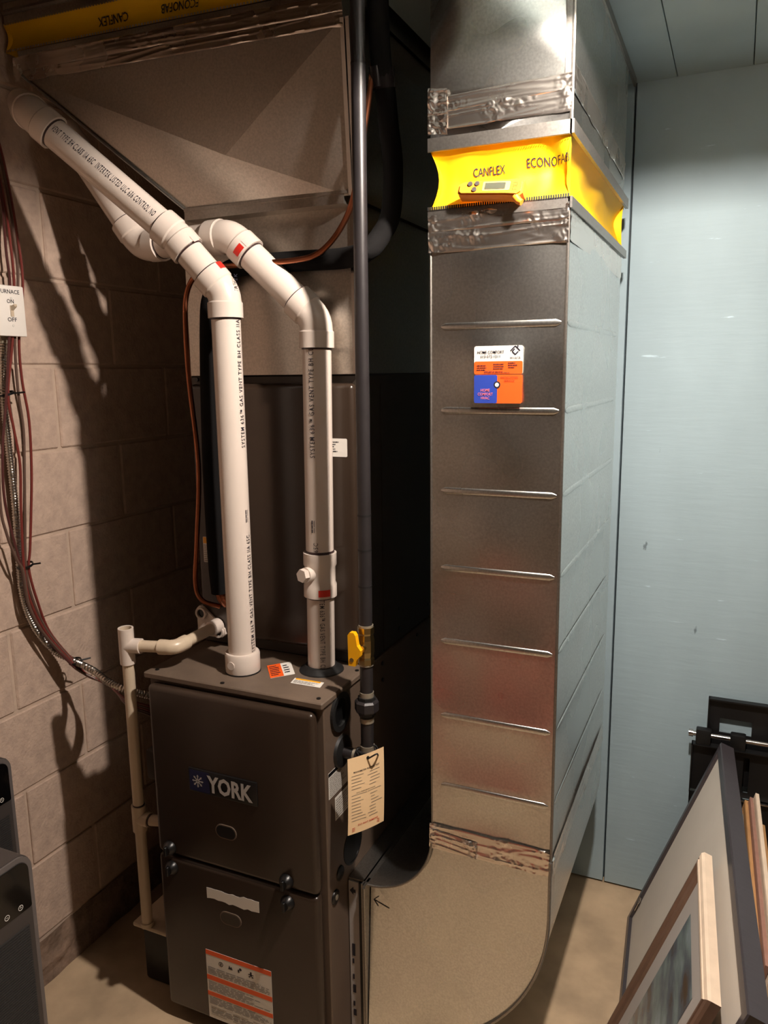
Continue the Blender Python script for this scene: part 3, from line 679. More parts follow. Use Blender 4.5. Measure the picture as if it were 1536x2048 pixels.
mid = (a+b+c+d)/4+Vector((0, -0.005, 0)); q1 = Vector((RX0, RY0, UZ0+0.075)); q2 = Vector((RX1, RY0, UZ0+0.075))
cen = Vector((0.74, RY0-0.006, 2.11))
mb2.add([a, b, q2, c, d, q1, cen], [(0, 1, 2, 5), (5, 2, 6), (2, 3, 6), (3, 4, 6), (4, 5, 6)])
mb2.grid(lambda u, v: Vector((RX1+0.004*math.sin(PI*u)*math.sin(PI*v), RY0+(RY1-RY0)*u, UZ0+(UZ1-UZ0)*v)), 12, 10)
mb2.add([(RX0,RY0,UZ0),(RX0,RY1,UZ0),(RX1,RY1,UZ0),(RX0,RY0,UZ1),(RX0,RY1,UZ1),(RX1,RY1,UZ1)], [(0,1,4,3),(1,2,5,4)])
obj('upper_riser', mb2, M_GALV, ru)
mb = MB()
obj('foil_tape', foil(MB(), (RX0-0.003, RY0-0.002, UZ0+0.012), (RX1-RX0+0.003, 0, 0.003), (0, 0, 0.036), 70, 10, 12, 0.0045, 0.008), M_FOIL, ru)
obj('foil_tape', foil(MB(), (RX0-0.003, RY0-0.0025, UZ0+0.040), (RX1-RX0+0.003, 0, 0.006), (0, 0, 0.026), 70, 8, 13, 0.005, 0.006), M_FOIL, ru)
obj('foil_tape', foil(MB(), (RX0-0.003, RY0-0.0035, UZ0+0.004), (0.036, 0, 0), (0, 0, 0.075), 14, 22, 14, 0.006, 0.005), M_FOIL, ru)
obj('foil_tape', foil(MB(), (RX1+0.0015, RY0, UZ0+0.045), (0, 0.62, -0.01), (0, 0, 0.045), 60, 9, 15, 0.003, 0.004), M_FOIL, ru)
obj('corner_seam', MB().tube([(RX1, RY0, UZ0), (RX1, RY0, UZ1)], 0.0035, 8).box((RX1-0.012, RY0-0.002, UZ0+0.06), (RX1, RY0, UZ1)), M_GALVD, ru)
obj('ceiling_flange', MB().box((RX1-0.002, RY0-0.02, ZC-0.020), (RX1+0.004, 0.862, ZC-0.002)), M_GALVD, ru)

# filter rack between elbow and furnace, with the filter slid into it
fr_ = thing('filter_rack', 'narrow galvanised filter rack between the furnace side and the duct elbow', 'filter rack', (0.47, 0.42, 0))
mb = MB()
for z0, z1 in ((0.412, 0.4165), (0.012, 0.018)): obj('rack_plate', MB().box((W+0.0005, 0.104, z0), (EX0, RY1, z1)), M_GALVD, fr_)
mb = MB().box((0.4725, 0.098, 0.018), (0.4815, 0.12, 0.412)); obj('dark_slot_strip', mb, M_BLACK, fr_)  # solid black strip standing in for the shaded gap beside the filter
obj('rack_rail', MB().box((0.4818, 0.092, 0.015), (0.4852, RY1, 0.4165)), M_GALVD, fr_)
obj('rack_rail', MB().box((0.488, 0.088, 0.015), (0.4935, 0.118, 0.4165)).tube([(0.4905, 0.088, 0.02), (0.4905, 0.088, 0.412)], 0.0035, 8), M_GALVD, fr_)
obj('rack_back', MB().box((W+0.0005, RY1-0.01, 0.018), (0.4815, RY1, 0.412)), M_GALVD, fr_)
for y in (0.12, RY1-0.06): obj('rack_foot', MB().box((W+0.004, y, 0), (EX0, y+0.04, 0.012)), M_GALVD, fr_)
af = thing('air_filter', 'grey cardboard edge of the air filter in the narrow rack', 'air filter', (0.46, 0.4, 0.018))
obj('filter_frame', MB().box((W+0.002, 0.1, 0.0185), (0.472, 0.725, 0.411)), M_FILT, af)
mb = MB(); fy = 0.0995
mb.add([(0.4495, fy, 0.388), (0.459, fy, 0.398), (0.459, fy, 0.392), (0.464, fy, 0.392), (0.464, fy, 0.384), (0.459, fy, 0.384), (0.459, fy, 0.378)], [tuple(range(7))])
for z, h in ((0.225, 0.03), (0.205, 0.012), (0.165, 0.012), (0.13, 0.02), (0.095, 0.012), (0.07, 0.016)):
    obj('filter_print', plate(MB(), (0.453, fy+0.0006, z), XV, ZV, 0.007 if h > 0.015 else 0.004, h, 0.001), M_INK, af)
obj('flow_arrow', mb, M_INK, af)

# two-part business magnet on the riser
cdth = thing('service_magnet', 'white and orange business card magnet above the blue one on the duct', 'magnet', (0.776, RY0-0.004, 1.514))
yy = RY0-0.0075
pl = obj('card', plate(MB(), (0.731, yy, 1.513), XV, ZV, 0.0895, 0.05, 0.0008, 0.004), M_PAPER, cdth)
obj('orange_band', plate(MB(), (0.7313, yy-0.0008, 1.5135), XV, ZV, 0.0889, 0.0225, 0.0003, 0.003), M_ORANGE, pl)
mb = MB(); flat_text(mb, 'HOME COMFORT', (0.7375, yy-0.0009, 1.5495), XV, ZV, 0.049, 0.0052, 0.01); flat_text(mb, '613-572-1511', (0.743, yy-0.0009, 1.5422), XV, ZV, 0.036, 0.0048, 0.008)
flat_text(mb, 'HVACR', (0.7975, yy-0.0009, 1.5395), XV, ZV, 0.019, 0.0042, 0.0)
for x, y0, w in ((0.736, 1.519, 0.025), (0.767, 1.521, 0.02), (0.794, 1.523, 0.018)): lines(mb, (x, yy-0.0011, y0), XV, ZV, w, 0.0115, 3, random.Random(int(x*1000)))
lines(mb, (0.75, yy-0.0011, 1.5145), XV, ZV, 0.052, 0.0045, 2, random.Random(1))
# house mark
c = Vector((0.8065, yy-0.0012, 1.5545))
def bar(mb, p, q, w): 
    p = Vector(p); q = Vector(q); n = (q-p).cross(YV).normalized()*w/2; mb.add([p-n, q-n, q+n, p+n], [(0, 1, 2, 3)])
for p, q in (((-0.0085, -0.001), (0, 0.0075)), ((0, 0.0075), (0.0085, -0.001)), ((-0.0055, -0.002), (0, -0.0075)), ((0, -0.0075), (0.0055, -0.002)), ((-0.0055, -0.002), (-0.001, 0.0025)), ((0.0045, 0.005), (0.0045, 0.0085))):
    bar(mb, c+Vector((p[0], 0, p[1])), c+Vector((q[0], 0, q[1])), 0.0022)
obj('card_print', mb, M_INK, pl)
cb = thing('service_magnet', 'blue and orange business card magnet on the duct below the white one', 'magnet', (0.776, RY0-0.004, 1.462))
pl = obj('card', plate(MB(), (0.731, yy, 1.4615), XV, ZV, 0.089, 0.0508, 0.0008, 0.004), M_ORANGE, cb)
obj('blue_half', plate(MB(), (0.7313, yy-0.0008, 1.4618), XV, ZV, 0.043, 0.0502, 0.0003, 0.003), M_BLUEP, pl)
mb = MB().ring((0.774, yy-0.0008, 1.4945), -YV, 0.0035, 0.0062, 0.0005, 18); obj('seal_ring', mb, M_INK, pl)
obj('seal', MB().disc((0.774, yy-0.0009, 1.4945), -YV, 0.0037, 0.0006, 16), M_PAPER, pl)
mb = MB()
for txt, z, x, ln in (('HOME', 1.4825, 0.744, 0.017), ('COMFORT', 1.4755, 0.7385, 0.028), ('HVAC', 1.4685, 0.7445, 0.016)): flat_text(mb, txt, (x, yy-0.001, z), XV, ZV, ln, 0.005, 0.01)
obj('pink_text', mb, pm('pink_print', (226, 120, 130), 0.5), pl)
mb = MB(); flat_text(mb, 'INSTALLATION', (0.781, yy-0.001, 1.5055), XV, ZV, 0.031, 0.0036); flat_text(mb, 'SERVICE', (0.787, yy-0.001, 1.4998), XV, ZV, 0.019, 0.0036)
obj('card_print', mb, pm('dark_red_print', (130, 40, 30), 0.5), pl)

# orange pocket meter resting on the connector's lower flange
mt = thing('pocket_meter', 'orange handheld meter with a small screen against the yellow connector', 'meter', (0.762, RY0-0.01, ZA+0.002))
rot = Matrix.Translation((0.762, RY0-0.016, ZA+0.020)) @ Matrix.Rotation(math.radians(4), 4, 'Y') @ Matrix.Rotation(math.radians(-22), 4, 'X')
poly = [(-0.058, -0.008), (-0.054, -0.012), (0.03, -0.0145), (0.052, -0.0165), (0.058, -0.011), (0.058, 0.011), (0.05, 0.0155), (0.03, 0.0145), (-0.03, 0.013), (-0.05, 0.0115), (-0.058, 0.007)]
body = MB().prism(poly, lambda q: Vector((q[0], 0.013, q[1])), lambda q: Vector((q[0], -0.007, q[1])))
pin = [(x*0.93, z*0.86) for x, z in poly]
body.prism(pin, lambda q: Vector((q[0], -0.007, q[1])), lambda q: Vector((q[0], -0.0105, q[1]))).xform(rot)
mo = obj('meter_body', body, M_ORPL, mt)
obj('meter_bezel', plate(MB(), (-0.013, -0.0105, -0.008), XV, ZV, 0.048, 0.017, 0.0006, 0.002).xform(rot), pm('light_orange_bezel', (246, 176, 92), 0.45), mo)
obj('meter_screen', plate(MB(), (-0.009, -0.0111, -0.0055), XV, ZV, 0.036, 0.012, 0.0005, 0.001).xform(rot), M_LCD, mo)
for x, z in ((-0.036, 0.0055), (-0.0235, 0.006), (-0.027, -0.005)):
    obj('meter_button', MB().tube([(x, -0.0105, z), (x, -0.0125, z)], 0.0042, 12).xform(rot), M_HEAT, mo)
mb = MB()
for z0 in (-0.007, 0.0005):
    for p_, q_ in (((0.04, z0), (0.04, z0+0.0055)), ((0.047, z0), (0.047, z0+0.0055)), ((0.04, z0), (0.047, z0)), ((0.04, z0+0.0055), (0.047, z0+0.0055))):
        bar(mb, (p_[0], -0.0108, p_[1]), (q_[0], -0.0108, q_[1]), 0.0007)
obj('meter_mark', mb.xform(rot), M_RED, mo)
obj('probe_tip', MB().tube([(0.045, -0.002, -0.015), (0.052, -0.002, -0.023), (0.058, -0.002, -0.026)], [0.007, 0.006, 0.005], 12).xform(rot), M_ORPL, mt)
# ------------------------------------------------------------------ PVC helpers
def pvc_run(root, pts, R, RS, sock, bend, mat, ring_r=0.0012, cap0=0.0, cap1=0.0, n=24, rings=True):
    """straight pipe pieces and socketed elbows along a polyline; returns list of (start, end) of the straight pieces"""
    pts = [Vector(p) for p in pts]; m = len(pts); cut = [(0.0, 0.0)]*m; segs = []
    ends_in = [None]*m; ends_out = [None]*m
    for i in range(1, m-1):
        d0 = (pts[i]-pts[i-1]).normalized(); d1 = (pts[i+1]-pts[i]).normalized()
        th = d0.angle(d1); t = bend*math.tan(th/2)
        a = pts[i]-d0*t; b = pts[i]+d1*t; path = [a-d0*sock, a-d0*0.004, a-d0*0.001]; rr = [RS, RS, R+0.0035]
        axis = d0.cross(d1).normalized(); cen = a+axis.cross(d0)*bend
        K = max(4, int(th/0.16))
        for k in range(K+1):
            q = Matrix.Rotation(th*k/K, 3, axis); path.append(cen+q @ (a-cen)); rr.append(R+0.0035)
        path += [b+d1*0.001, b+d1*0.004, b+d1*sock]; rr += [R+0.0035, RS, RS]
        el = obj('elbow', MB().tube(path, rr, n), mat, root)
        if rings:
            for p, d in ((a-d0*sock, -d0), (b+d1*sock, d1)):
                obj('cement_ring', MB().tube([p, p+d*0.0035], R+ring_r, n), M_CEM, el)
        ends_in[i] = a-d0*sock; ends_out[i] = b+d1*sock
    pipes = []
    for i in range(m-1):
        s = pts[0] if i == 0 else ends_out[i]; e = pts[-1] if i == m-2 else ends_in[i+1]
        if (e-s).dot(pts[i+1]-pts[i]) <= 0.001: pipes.append(None); continue
        d = (e-s).normalized(); s2 = s-d*(0.004 if i else 0); e2 = e+d*(0.004 if i < m-2 else 0)
        pipes.append((obj('pipe', MB().tube([s2, e2], R, n), mat, root), s, e))
    return pipes
def wrap_text(parent, txt, p, ax, nrm, R, length, height, mat=None, bold=0.002):
    """ink lettering wrapped on a pipe: p point on the axis, ax reading direction, nrm outward direction of the baseline's middle"""
    ax = Vector(ax).normalized(); nrm = Vector(nrm); nrm = (nrm-ax*nrm.dot(ax)).normalized(); up = nrm.cross(ax); p = Vector(p)
    vs, fs = text_fit(txt, length, height, bold, 1.22); out = []
    for v in vs:
        a = (v.y-height/2)/R; out.append(p+ax*v.x+(nrm*math.cos(a)+up*math.sin(a))*(R+0.0009))
    return obj('printed_text', MB().add(out, fs), mat or M_INK, parent)
def mark_bars(parent, p, ax, nrm, R):
    ax = Vector(ax).normalized(); nrm = (nrm-ax*nrm.dot(ax)).normalized(); up = nrm.cross(ax); mb = MB()
    for y, h, xs in ((0.002, 0.0024, ((0, 0.008), (0.009, 0.017), (0.018, 0.027))), (-0.002, 0.001, ((0, 0.011), (0.013, 0.027)))):
        for x0, x1 in xs:
            q = p+nrm*(R+0.0006)+up*y; mb.add([q+ax*x0, q+ax*x1, q+ax*x1+up*h, q+ax*x0+up*h], [(0, 1, 2, 3)])
    return obj('maker_mark', mb, M_INK, parent)
PR, PRS = 0.0302, 0.0362
view = lambda p: (CAM-Vector(p)).normalized()
def facing(p, ax, deg):
    """outward direction on a pipe turned deg about the axis from straight towards the viewer's side of the room"""
    ax = Vector(ax).normalized(); n = view(p); n = (n-ax*n.dot(ax)).normalized(); return Matrix.Rotation(math.radians(deg), 3, ax) @ n

# ---- intake pipe (left)
v1 = thing('vent_pipe', 'white plastic vent pipe rising from a white collar on the furnace lid', 'pipe', (0.198, 0.09, H))
P0 = Vector((0.2, 0.09, H+0.004)); P1 = Vector((0.197, 0.092, 1.683)); P2 = atz(352, 474, 1.585); P3 = atz(66, 230, 1.565)
P4 = P3+Vector((-0.09, 0.06, 0.05))
pp = pvc_run(v1, [P0, P1, P2, P3, P4], PR, PRS, 0.034, 0.045, M_PVC)
col = obj('collar', MB().tube([(P0.x, P0.y, H), (P0.x, P0.y, H+0.003), (P0.x, P0.y, H+0.042), (P0.x, P0.y, H+0.046)], [0.0375, 0.0385, 0.0385, 0.0365], 28), M_PVC, v1)
obj('collar_gasket', MB().tube([(P0.x, P0.y, H), (P0.x, P0.y, H+0.003)], 0.0395, 28), M_RUB, col)
obj('collar_boss', MB().disc((P0.x-0.004, P0.y-0.038, H+0.024), -YV, 0.009, 0.002, 16), M_PVC, col)
LONG = 'SYSTEM 636\u2122 GAS VENT TYPE BH CLASS IIA 65C'
pv, s, e = pp[0]; ax = (e-s).normalized()
wrap_text(pv, LONG, s+ax*0.045, ax, facing((s+e)/2, ax, 52), PR, 0.262, 0.0098)
wrap_text(pv, LONG+' INTERTEK', s+ax*0.495, ax, facing((s+e)/2, ax, 50), PR, 0.352, 0.0098)
mark_bars(pv, s+ax*0.335, ax, facing((s+e)/2, ax, 52), PR)
pl_, s, e = pp[2]; ax = (s-e).normalized()
wrap_text(pl_, 'VENT TYPE BH CLASS IIA 65C  INTERTEK LISTED ULC 636 CONTROL NO', e+ax*0.008, ax, facing((s+e)/2, ax, -14), PR, (s-e).length-0.02, 0.0125, None, 0.004)
def sticker_on(parent, p, ax, nrm, R, w, h, mat, t=0.0006):
    ax = Vector(ax).normalized(); nrm = Vector(nrm); nrm = (nrm-ax*nrm.dot(ax)).normalized(); up = nrm.cross(ax); p = Vector(p)
    def fn(u, v):
        a = (v-0.5)*h/R; return p+ax*(u-0.5)*w+(nrm*math.cos(a)+up*math.sin(a))*(R+t)
    return obj('red_label', MB().grid(fn, 2, 8), mat, parent)
els1 = [c for c in v1.children if c.name.startswith('elbow')]
d12 = (P2-P1).normalized(); d23 = (P3-P2).normalized()
sticker_on(els1[0], P1+d12*0.042, d12, facing(P1, d12, 62), PRS, 0.016, 0.02, M_RED)
sticker_on(els1[1], P2-d12*0.034, d12, facing(P2, d12, 48), PRS, 0.014, 0.016, pm('pink_label', (236, 190, 182), 0.5))

# ---- exhaust pipe (right)
v2 = thing('vent_pipe', 'white plastic vent pipe with a plugged inline fitting beside the gas line', 'pipe', (0.357, 0.165, H))
Q0 = Vector((0.359, 0.163, H+0.002)); Q1 = Vector((0.370, 0.163, 1.628)); Q2 = atz(462, 472, 1.615); Q3 = Vector((-0.075, 0.172, Q2.z+0.004)); Q4 = Vector((-0.235, 0.128, 2.06))
pq = pvc_run(v2, [Q0, Q1, Q2, Q3, Q4], PR, PRS, 0.036, 0.05, M_PVC)
obj('rubber_gasket', MB().tube([(Q0.x, Q0.y, H), (Q0.x, Q0.y, H+0.003), (Q0.x, Q0.y, H+0.008), (Q0.x, Q0.y, H+0.013)], [0.05, 0.049, 0.04, 0.036], 28), M_RUB, v2)
axq = (Q1-Q0).normalized(); zq = lambda z: Q0+axq*((z-Q0.z)/axq.z)
tee = obj('test_fitting', MB().tube([zq(1.040), zq(1.066), zq(1.072), zq(1.105), zq(1.111), zq(1.137)], [PRS, PRS, 0.0335, 0.0335, PRS, PRS], 28), M_PVC, v2)
for z0, z1 in ((1.0365, 1.040), (1.137, 1.142)): obj('cement_ring', MB().tube([zq(z0), zq(z1)], PR+0.0014, 24), M_CEM, tee)
bp = zq(1.092); bd_ = Vector((-0.28, -0.95, 0.05)).normalized()
bo = obj('plug_boss', MB().tube([bp+bd_*0.02, bp+bd_*0.045], 0.0165, 20), M_PVC, tee)
obj('hex_plug', MB().tube([bp+bd_*0.043, bp+bd_*0.057], 0.0148, 6, smooth=False), M_PVC, bo)
sticker_on(tee, zq(1.053), axq, facing(zq(1.05), axq, 14), PRS, 0.015, 0.026, M_RED)
d01 = (Q2-Q1).normalized(); els2 = [c for c in v2.children if c.name.startswith('elbow')]
sticker_on(els2[1], Q2-d01*0.046, d01, facing(Q2, d01, -16), PRS, 0.014, 0.024, M_RED)
sticker_on(els2[1], Q2-d01*0.046, d01, facing(Q2, d01, 28), PRS, 0.016, 0.022, pm('pink_label', (236, 190, 182), 0.5))
pv = pq[0][0]
wrap_text(pv, LONG[:-8]+' 1', zq(1.345), axq, facing(zq(1.4), axq, -24), PR, 0.255, 0.0105)
wrap_text(pv, '65C', zq(1.143), axq, facing(zq(1.1), axq, -16), PR, 0.02, 0.0095)
mark_bars(pv, zq(1.185), axq, facing(zq(1.2), axq, -24), PR)
wrap_text(pv, 'SYSTEM 636\u2122 GAS VENT TYPE BH CL', zq(1.052), -axq, facing(zq(1.0), axq, 6), PR, 0.172, 0.0105)
wrap_text(pq[3][0], 'VENT TYPE BH CLASS', pq[3][2], (pq[3][1]-pq[3][2]), facing(pq[3][2], (pq[3][1]-pq[3][2]), 20), PR, 0.13, 0.0105)

# ---- condensate drain
dr_ = thing('condensate_drain', 'thin white plastic drain pipe with open tee left of the furnace', 'pipe', (-0.055, 0.01, 0.16))
SR, SS = 0.0132, 0.0172
A = Vector((0.061, CY-0.02, 0.924)); B = Vector((0.06, 0.035, 0.921)); T = Vector((-0.058, 0.012, 0.918))
TB = Vector((-0.088, 0.043, 0.178)); tv = (TB-T).normalized()
pvc_run(dr_, [A, B, T], SR, SS, 0.02, 0.022, M_PVCC, rings=False, n=18)
obj('drain_bushing', MB().tube([A+Vector((0, 0.006, 0)), A+Vector((0, -0.02, 0)), A+Vector((0, -0.022, 0))], [0.0185, 0.0175, 0.0145], 18), M_PVC, dr_)
te = obj('tee', MB().tube([T-tv*0.042, T-tv*0.02, T+tv*0.042], [SS, SS, SS], 20, cap=False).tube([T, T+(B-T).normalized()*0.036], SS, 18).ring(T-tv*0.042, tv, SR, SS, 0.002, 20).ring(T+tv*0.041, tv, SR*0.6, SS, 0.002, 20), M_PVC, dr_)
obj('tee_bore', MB().tube([T-tv*0.041, T-tv*0.006], SR, 18, cap=False), M_PVCC, te)
z2 = 0.478; L2 = T+tv*((T.z-z2)/-tv.z)
obj('pipe', MB().tube([T+tv*0.038, L2-tv*0.03], SR, 18), M_PVCC, dr_)
obj('pipe', MB().tube([L2+tv*0.03, TB], SR, 18), M_PVCC, dr_)
t2 = obj('tee', MB().tube([L2-tv*0.034, L2+tv*0.034], SS, 20).tube([L2, L2+XV*0.032], SS, 18), M_PVCC, dr_)
for p in (L2-tv*0.034,): obj('cement_ring', MB().tube([p, p-tv*0.003], SR+0.001, 18), M_CEM, t2)
obj('cement_ring', MB().tube([L2+XV*0.032, L2+XV*0.035], SR+0.001, 18), M_CEM, t2)
obj('pipe', MB().tube([L2+XV*0.03, Vector((-0.0005, L2.y+0.012, L2.z))], SR, 18), M_PVCC, dr_)

# ---- condensate pump on the floor behind the drain
cp = thing('condensate_pump', 'cream condensate pump with dark tank on the floor left of the furnace', 'pump', (-0.07, 0.15, 0))
obj('tank', MB().rbox((-0.122, 0.06, 0.0), (-0.006, 0.31, 0.164), 0.008, 2), M_GREYP, cp)
obj('tank_lid', MB().rbox((-0.13, 0.036, 0.164), (-0.004, 0.315, 0.176), 0.004, 2), M_PVCC, cp)
obj('motor_cover', MB().rbox((-0.066, 0.085, 0.176), (-0.008, 0.30, 0.30), 0.016, 3), M_PVCC, cp)
obj('drain_cap', MB().tube([(TB.x, TB.y, 0.175), (TB.x, TB.y, 0.186)], 0.0165, 16), M_PVCC, cp)

# ------------------------------------------------------------------ gas line
gl = thing('gas_line', 'black iron gas pipe with a yellow valve running down past the furnace', 'pipe', (0.5, 0.098, 0.728))
GX, GY, GR = 0.508, 0.082, 0.0134
gp = lambda z: Vector((GX+(z-0.75)*0.0045, GY, z))
for z0, z1 in ((1.013, ZC-0.001), (0.872, 0.932), (0.752, 0.812)): obj('pipe', MB().tube([gp(z0), gp(z1)], GR, 20), M_GASP, gl)
for z in (2.06, 1.24, 1.17, 1.095): obj('pipe_scuff_band', MB().tube([gp(z), gp(z+0.004)], GR+0.0004, 20), M_RUB, gl)
vb = obj('valve_body', MB().tube([gp(0.934), gp(0.945), gp(0.949), gp(0.96), gp(0.985), gp(0.996), gp(1.0), gp(1.012)], [0.0172, 0.0172, 0.0155, 0.0175, 0.0175, 0.0155, 0.0172, 0.0172], 8, smooth=False), M_BRASS, gl)
for z in (0.93, 1.01): obj('thread', MB().tube([gp(z), gp(z+0.006)], 0.0155, 16), M_ZINC, vb)
hd = gp(0.972)+Vector((0.002, -0.018, 0))
obj('valve_stem', MB().tube([gp(0.972), hd+Vector((0, -0.008, 0))], 0.007, 12), M_BRASS, vb)
hx = Vector((-0.014, -0.03, 0)); hp = gp(0.972)+hx
poly = [(-0.0085, -0.034), (0.006, -0.034), (0.0085, -0.022), (0.017, -0.012), (0.019, 0.0), (0.011, 0.010), (0.008, 0.03), (0.004, 0.036), (-0.005, 0.036), (-0.0095, 0.03)]
hn = obj('valve_handle', MB().prism(poly, lambda q: hp+Vector((q[0], 0.006, q[1])), lambda q: hp+Vector((q[0], -0.006, q[1]))), M_YPL, vb)
obj('handle_screw', MB().disc(hp+Vector((-0.001, -0.006, -0.021)), -YV, 0.0045, 0.001, 14), M_BRASS, hn)
for z in (0.862, 0.806): obj('thread', MB().tube([gp(z), gp(z+0.01)], 0.0150, 16), M_ZINC, gl)
un = obj('pipe_union', MB().tube([gp(0.822), gp(0.862)], 0.0185, 8, smooth=False), M_RUB, gl)
obj('union_nut', MB().tube([gp(0.829), gp(0.833), gp(0.851), gp(0.855)], [0.022, 0.0255, 0.0255, 0.022], 8, smooth=False), M_GASP, un)
obj('thread', MB().tube([gp(0.743), gp(0.754)], 0.0155, 16), M_ZINC, gl)
TE = gp(0.726); BQ = Vector((W+0.006, 0.082, 0.727))
te = obj('tee', MB().tube([TE+ZV*0.018, TE-ZV*0.026], 0.0185, 20).tube([TE, TE-XV*0.024], 0.0175, 18), M_GASP, gl)
obj('drip_leg', MB().tube([TE-ZV*0.024, TE-ZV*0.1], GR, 18), M_GASP, gl)
obj('drip_cap', MB().tube([TE-ZV*0.1, TE-ZV*0.12], 0.0175, 18), M_GASP, gl)
obj('nipple', MB().tube([TE-XV*0.02, BQ], 0.0125, 18), M_GASP, gl)
obj('thread', MB().tube([TE-XV*0.024, TE-XV*0.031], 0.0145, 16), M_ZINC, gl)
gm = obj('gas_grommet', MB().tube([(W, 0.084, 0.727), (W+0.006, 0.084, 0.727), (W+0.01, 0.084, 0.727)], [0.036, 0.034, 0.022], 24), M_RUB, fu)
# ---- inspection tag on its wire
th = math.radians(60); tx = Vector((math.cos(th), math.sin(th), 0))
tl = onY(695, 1519, 0.015); tw, tH = 0.090, 0.160
ty = (ZV*0.995+Vector((-0.02, 0.09, 0))).normalized()
tg_ = thing('inspection_tag', 'manila gas test tag wired to the black gas pipe', 'tag', tl)
def tagpt(u, v):      # u across, v down
    n = tx.cross(ty); return tl+tx*tw*u-ty*tH*v+n*(0.004*math.sin(PI*u)+0.003*math.sin(2.5*v))
mb = MB().grid(lambda u, v: tagpt(u, v), 8, 12); nn = tx.cross(ty)*0.0005
mb.grid(lambda u, v: tagpt(u, v)-nn, 8, 12)
card = obj('card', mb, M_MANILA, tg_, fix=False)
obj('eyelet', MB().tube([tagpt(0.52, 0.055)-nn*3, tagpt(0.52, 0.055)+nn*3], 0.0035, 12), M_BLACK, card)
def tagtext(txt, u0, v0, ln, h, mat, bold=0.0):
    vs, fs = text_fit(txt, ln, h, bold); return obj('tag_print', MB().add([tagpt(u0+q.x/tw, v0-q.y/tH)+tx.cross(ty)*0.0007 for q in vs], fs), mat, card)
tagtext('MANOMETER PRESSURE TEST', 0.14, 0.20, 0.064, 0.0032, M_INK, 0.01)
tagtext('GAS INFORMATION', 0.2, 0.47, 0.046, 0.0026, M_INK)
tagtext('DO NOT REMOVE', 0.25, 0.905, 0.05, 0.0036, M_RED, 0.01)
mb = MB(); rng = random.Random(12)
for k in range(15):
    v = 0.24+0.042*k
    if abs(v-0.46) < 0.02: continue
    for (u0, u1) in ((0.08, rng.uniform(0.3, 0.5)), (rng.uniform(0.5, 0.6), rng.uniform(0.7, 0.93))):
        a, b = tagpt(u0, v), tagpt(u1, v); o = tx.cross(ty)*0.0008; mb.add([a+o, b+o, b+o+ty*0.0009, a+o+ty*0.0009], [(0, 1, 2, 3)])
obj('tag_lines', mb, M_STICKG, card)
mb = MB()
for v in (0.925, 0.945, 0.965): 
    a, b = tagpt(0.1, v), tagpt(0.85, v); o = tx.cross(ty)*0.0008; mb.add([a+o, b+o, b+o+ty*0.001, a+o+ty*0.001], [(0, 1, 2, 3)])
obj('red_fine_print', mb, M_RED, card)
hole = tagpt(0.52, 0.055)
obj('tag_wire', MB().tube(catmull([hole+tx.cross(ty)*0.004, hole+Vector((0.02, 0.0, 0.012)), TE+Vector((0.026, -0.004, 0.012)), TE+Vector((0.018, 0.0, 0.03)), TE+Vector((-0.018, -0.012, 0.02)), hole-tx.cross(ty)*0.004]), 0.0017, 8), M_RUB, tg_)

# ------------------------------------------------------------------ refrigerant lines
sl = thing('insulated_line', 'thick black foam insulated refrigerant line curving to the coil cabinet', 'pipe', (0.09, 0.165, 1.0))
IR = 0.0205
pts = [(0.5, 0.20, ZC+0.05)]+[tuple(onX(u, v, 0.507)) for u, v in ((760, 100), (770, 180), (777, 250), (786, 330), (782, 425), (762, 470), (735, 500))]
pts += [tuple(onY(u, v, 0.168)) for u, v in ((690, 516), (600, 522), (500, 530))]
pts += [tuple(onY(452, 545, 0.172)), tuple(onY(425, 590, 0.172)), tuple(onY(418, 660, 0.172)), tuple(onY(422, 900, 0.172)), tuple(onY(432, 1100, 0.172)), tuple(onY(440, 1185, 0.176))]
obj('insulation', MB().tube(catmull(pts, 6), IR, 16), M_INSUL, sl)
end = Vector(pts[-1]); obj('line_stub', MB().tube([end, end+Vector((0.004, 0.0, -0.012)), Vector((end.x+0.004, CY-0.012, end.z-0.03))], 0.012, 14), M_COPPER, sl)
t0 = onX(765, 137, 0.507); t1 = onX(769, 178, 0.507)
obj('plastic_wrap', MB().tube([t0, t1], IR+0.0022, 14).tube([t0+Vector((-0.008, -0.016, 0)), t1+Vector((-0.008, -0.016, 0))], 0.013, 12), pm('clear_black_tape', (40, 36, 40), 0.15), sl)
cl = thing('copper_line', 'thin bare copper refrigerant line running beside the black insulated one', 'pipe', (0.04, 0.15, 1.0))
CR = 0.0058
pts = [(0.497, 0.215, ZC+0.05)]+[tuple(onX(u, v, 0.491)) for u, v in ((757, 0), (750, 80), (745, 135), (737, 200), (722, 300))]
pts += [tuple(onX(711, 375, 0.483)), tuple(onY(695, 430, 0.135))]+[tuple(onY(u, v, 0.138)) for u, v in ((665, 480), (630, 510), (585, 521), (500, 528), (420, 537))]
pts += [tuple(onY(u, v, 0.165)) for u, v in ((390, 552), (373, 590), (371, 650), (378, 760), (397, 930), (394, 1080), (391, 1165), (404, 1200))]+[tuple(onY(440, 1213, 0.19))]
obj('tube', MB().tube(catmull(pts, 6), CR, 12), M_COPPER, cl)

